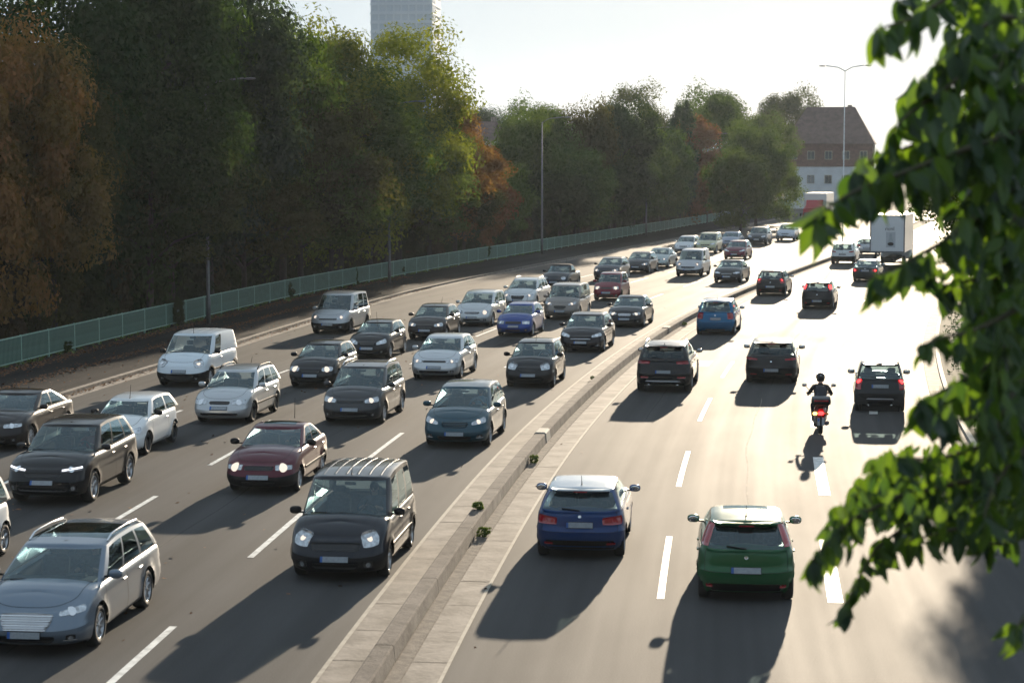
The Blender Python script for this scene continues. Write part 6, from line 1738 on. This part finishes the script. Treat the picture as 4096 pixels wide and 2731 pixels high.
tr = nt.nodes.new('ShaderNodeBsdfTranslucent'); gm = nt.nodes.new('ShaderNodeMix'); gm.data_type = 'RGBA'; gm.blend_type = 'MULTIPLY'; gm.inputs['Factor'].default_value = 1
nt.links.new(cr.outputs[0], gm.inputs['A']); gm.inputs['B'].default_value = (4.6, 3.6, .7, 1); nt.links.new(gm.outputs['Result'], tr.inputs[0])
mx = nt.nodes.new('ShaderNodeMixShader'); mx.inputs[0].default_value = .42
nt.links.new(b.outputs[0], mx.inputs[1]); nt.links.new(tr.outputs[0], mx.inputs[2]); nt.links.new(mx.outputs[0], out.inputs['Surface'])
M['leaf'] = m
def leaf_geo(seed):
    """unit-long leaf: tip at -z, folded on its midrib, curled"""
    r = random.Random(seed); V = []; F = []; n = 6; cu = r.uniform(.02, .45); fo = r.uniform(.05, .32); tw = r.uniform(-.35, .35); wd = r.uniform(.20, .27)
    for i in range(n + 1):
        q = i / n; w = wd * math.sin(math.pi * q ** .82) ** .9 * (1 - .15 * q) + .004; z = -q; y = -cu * q * q
        a = tw * q
        for sx in (-1, -.5, 0, .5, 1):
            x = w * sx; yy = y + fo * abs(sx) * w * 2 + .012 * math.sin(7 * q + sx * 3)
            V.append((x * math.cos(a) - yy * math.sin(a), x * math.sin(a) + yy * math.cos(a), z))
    for i in range(n):
        for k in range(4): F.append((i * 5 + k, i * 5 + k + 1, i * 5 + 6 + k, i * 5 + 5 + k))
    V.append((0, 0, .16)); V.append((.014, 0, 0)); V.append((-.014, 0, 0)); F.append((len(V) - 3, len(V) - 2, len(V) - 1))
    return V, F
LG = [leaf_geo(i) for i in range(12)]
LM = [mk_mesh('leaf', v, f, M['leaf'], True) for v, f in LG]
near = tag(empty('overhanging_tree', view_pt(2640, 400, 11.0).to_2d().to_3d()), 'leafy green tree reaching in from the right edge close to the bridge', 'tree')
nl = near.location.copy()
rr = random.Random(3)
leaves = []; twigs = MB()
def add_leaf(p, L, lean=None):
    R = Matrix.Rotation(rr.uniform(-1.15, 1.15) + (math.pi if rr.random() < .3 else 0), 3, 'Z') @ Matrix.Rotation(rr.gauss(-.15, .32), 3, 'X') @ Matrix.Rotation((rr.gauss(0, .38) if lean is None else lean + rr.gauss(0, .2)), 3, 'Y')
    leaves.append((p, L, R))
def twig(pts, d0, d1, leaf=.125, step=19, r0=.02):
    P3 = []
    n = len(pts)
    for i, (x, y) in enumerate(pts): P3.append(view_pt(x, y, d0 + (d1 - d0) * i / (n - 1)))
    twigs.tube([p - nl for p in P3], [r0 * (1 - .75 * i / (n - 1)) for i in range(n)], 5)
    for i in range(n - 1):
        seg = math.hypot(pts[i + 1][0] - pts[i][0], pts[i + 1][1] - pts[i][1]); k = max(1, int(seg / step))
        for j in range(k):
            q = (j + rr.random()) / k; p = P3[i].lerp(P3[i + 1], q)
            add_leaf(p + Vector((rr.gauss(0, .022), rr.gauss(0, .05), rr.gauss(.0, .022))), leaf * rr.choice([.65, .85, 1.0, 1.1, 1.2, 1.35]))
    for e_ in range(4): add_leaf(P3[-1].lerp(P3[-2], e_ * .07), leaf * rr.uniform(.9, 1.3))
TW = [
 ([(2240, -60), (2160, 5), (2090, 45), (2010, 70)], .115, 15), ([(2300, -40), (2190, -20), (2110, -5), (2060, 5)], .115, 14), ([(2352, 40), (2290, 40), (2220, 90), (2160, 140), (2110, 190)], .125, 16), ([(2352, 120), (2250, 140), (2170, 205), (2095, 255), (2050, 300)], .125, 15),
 ([(2352, 220), (2240, 260), (2120, 325), (2020, 365), (1955, 400)], .125, 14), ([(2352, 300), (2210, 345), (2080, 395), (1985, 430), (1935, 455), (1900, 480), (1868, 505)], .13, 13),
 ([(2352, 340), (2240, 375), (2130, 405), (2040, 420), (1965, 440)], .13, 14), ([(2352, 420), (2240, 500), (2160, 560), (2085, 600), (2030, 628), (2010, 636)], .115, 15), ([(2352, 500), (2260, 560), (2180, 600), (2120, 610)], .12, 15),
 ([(2352, 620), (2280, 640), (2220, 645), (2165, 655)], .12, 17), ([(2352, 700), (2280, 740), (2220, 765), (2165, 775), (2125, 790)], .10, 18), ([(2352, 780), (2270, 840), (2210, 875), (2160, 900), (2105, 925)], .15, 20),
 ([(2352, 900), (2280, 940), (2210, 965), (2150, 950)], .13, 20), ([(2352, 985), (2240, 1030), (2150, 1055), (2060, 1050)], .10, 14), ([(2352, 1040), (2230, 1075), (2110, 1090), (2020, 1110), (1960, 1140)], .10, 12),
 ([(2352, 1080), (2200, 1110), (2060, 1140), (1960, 1190), (1900, 1245), (1862, 1290)], .10, 11), ([(2352, 1130), (2220, 1165), (2090, 1200), (2010, 1260), (1965, 1340), (1940, 1400)], .10, 12), ([(2352, 1170), (2250, 1200), (2150, 1225), (2080, 1245)], .10, 14), ([(2352, 1230), (2300, 1250), (2255, 1245)], .10, 16), ([(2380, 1400), (2352, 1420), (2335, 1440)], .11, 26),
 ([(2352, 200), (2290, 230), (2230, 300), (2200, 360)], .13, 14), ([(2352, 260), (2290, 330), (2250, 420), (2230, 500)], .13, 14), ([(2352, 560), (2300, 620), (2260, 700), (2250, 780)], .13, 16), ([(2380, 640), (2330, 720), (2300, 820), (2290, 920)], .14, 16), ([(2352, 860), (2310, 930), (2280, 1010)], .13, 18), ([(2352, 60), (2310, 120), (2280, 200)], .13, 14), ([(2380, 420), (2340, 480), (2300, 560)], .14, 14), ([(2380, 1010), (2320, 1060), (2280, 1120), (2260, 1190)], .11, 14),
]
for pts, lf, st in TW:
    d = rr.uniform(10.2, 12.0); twig(pts, d + rr.uniform(.2, .8), d, lf * .9 * d / 6.6, st * .72)
def inside(x, y, poly):
    c = False; j = len(poly) - 1
    for i in range(len(poly)):
        if (poly[i][1] > y) != (poly[j][1] > y) and x < (poly[j][0] - poly[i][0]) * (y - poly[i][1]) / (poly[j][1] - poly[i][1]) + poly[i][0]: c = not c
        j = i
    return c
UP = [(2235, -20), (2160, 110), (2100, 200), (2060, 290), (1985, 370), (1935, 410), (1965, 420), (2110, 395), (2150, 500), (2190, 590), (2200, 640), (2215, 760), (2180, 850), (2170, 930), (2260, 1000), (2400, 1010), (2400, -20)]
LO = [(2400, 1010), (2180, 1040), (2040, 1045), (1965, 1120), (1905, 1200), (1850, 1275), (1872, 1300), (1945, 1240), (2070, 1215), (2180, 1235), (2260, 1200), (2400, 1230)]
RI = [(2215, -10), (2205, 500), (2240, 1000), (2400, 1000), (2400, -10)]
for poly, n, L in ((UP, 540, .104), (LO, 520, .078), (RI, 170, .10)):
    k = 0
    while k < n:
        x, y = rr.uniform(1900, 2400), rr.uniform(-20, 1250)
        if not inside(x, y, poly): continue
        if poly is UP and x < 2200 and rr.random() < .45: continue
        d = rr.uniform(10.2, 14.0); add_leaf(view_pt(x, y - 25, d), L * d / 6.6 * rr.uniform(.75, 1.2)); k += 1
# main limbs and trunk stand outside the picture to the right
base = nl.copy(); base.z = -.12
twigs_o = twigs.build('branch', M['twig'], near, True)
lim = MB(); b0 = Vector((0, 0, 0))
lim.tube([(0, 0, -.1), (.05, 0, 2), (.1, .1, 6), (.0, .2, 9), (-.1, .2, 12)], [.34, .28, .2, .12, .05], 10)
for (x, y), z0 in (((2352, 80), 8.6), ((2352, 250), 8.0), ((2352, 420), 7.4), ((2352, 640), 6.8), ((2352, 880), 6.2), ((2352, 1060), 5.8), ((2352, 1180), 5.6)):
    e = view_pt(x, y, 11.6) - nl; lim.tube([(.08, .08, z0 - .6), (e.x * .5, e.y * .5, e.z + .12), e], [.08, .045, .018], 6)
near.location = base
lim.build('trunk', M['bark'], near, True)
twigs_o.location = -(base - nl)
# the 300 largest in view singly, the rest joined
leaves.sort(key=lambda q: -(q[1] / q[0].y))
n_single = 0; RV = []; RF = []; RT = []
for i, (p, L, R) in enumerate(leaves):
    u = p.x / p.y
    if n_single < 297 and u < .262:
        o = link('leaf', LM[i % 12], near, p - base, R.to_euler(), L); n_single += 1
    else:
        V, F = LG[i % 12]; b1 = len(RV); t = rr.random()
        for v in V: RV.append(tuple(p - base + R @ (Vector(v) * L)))
        for f in F: RF.append(tuple(b1 + k for k in f)); RT.append(t)
me = mk_mesh('leaves', RV, RF, M['leaf'], True); at = me.attributes.new('tint', 'FLOAT', 'FACE'); at.data.foreach_set('value', RT)
tag(link('leaves', me, near), kind='stuff')

# ------------------------------------------------------------------ the overpass the picture is taken from, and unseen trees added to darken reflections
br = tag(empty('overpass', (0, 0, 0)), 'concrete road bridge below and behind the viewpoint', 'bridge')
MB().box((0, -7.6, 5.55), (120, 13.6, .9), bev=.05).build('deck', M['concrete'], br)
MB().box((0, -.95, 6.45), (120, .25, .9), bev=.04).build('parapet', M['concrete'], br)
MB().box((0, -14.2, 6.45), (120, .25, .9), bev=.04).build('parapet', M['concrete'], br)
for x in (-33, -1.6, 22): MB().box((x, -7.6, 2.55), (1.2, 9, 5.1), bev=.1).build('pier', M['concrete_dark'], br)
wd_ = tag(empty('added_trees', (0, 0, 0)), 'unseen tall trees added beyond the overpass to darken reflections', kind='stuff')
for i in range(26):
    a = -1.35 + 2.7 * i / 25
    f_ = link('crown', CR[i % 3], wd_, (math.sin(a) * 52 - 4, -26 - math.cos(a) * 12, 9.0), (0, 0, i * 1.7), (1.15, 1.15, 1.5)); f_.color = (*random.choice([GD, GM, OL, BL]), 1)

# ------------------------------------------------------------------ haze: thin even air round the whole scene
hz = bpy.data.materials.new('haze'); hz.use_nodes = True; nt = hz.node_tree
nt.nodes.remove(nt.nodes['Principled BSDF'])
pv = nt.nodes.new('ShaderNodeVolumePrincipled')
pv.inputs['Color'].default_value = (.80, .90, 1.0, 1); pv.inputs['Density'].default_value = HAZE; pv.inputs['Anisotropy'].default_value = .35
nt.links.new(pv.outputs[0], nt.nodes['Material Output'].inputs['Volume'])
hb = MB().add([(x, y, z) for x in (-1600, 1600) for y in (-300, 3100) for z in (-1.2, 122)], [(0, 1, 3, 2), (4, 6, 7, 5), (0, 4, 5, 1), (2, 3, 7, 6), (0, 2, 6, 4), (1, 5, 7, 3)])
tag(hb.build('haze', hz), 'thin pale haze filling the air over the road', kind='stuff')
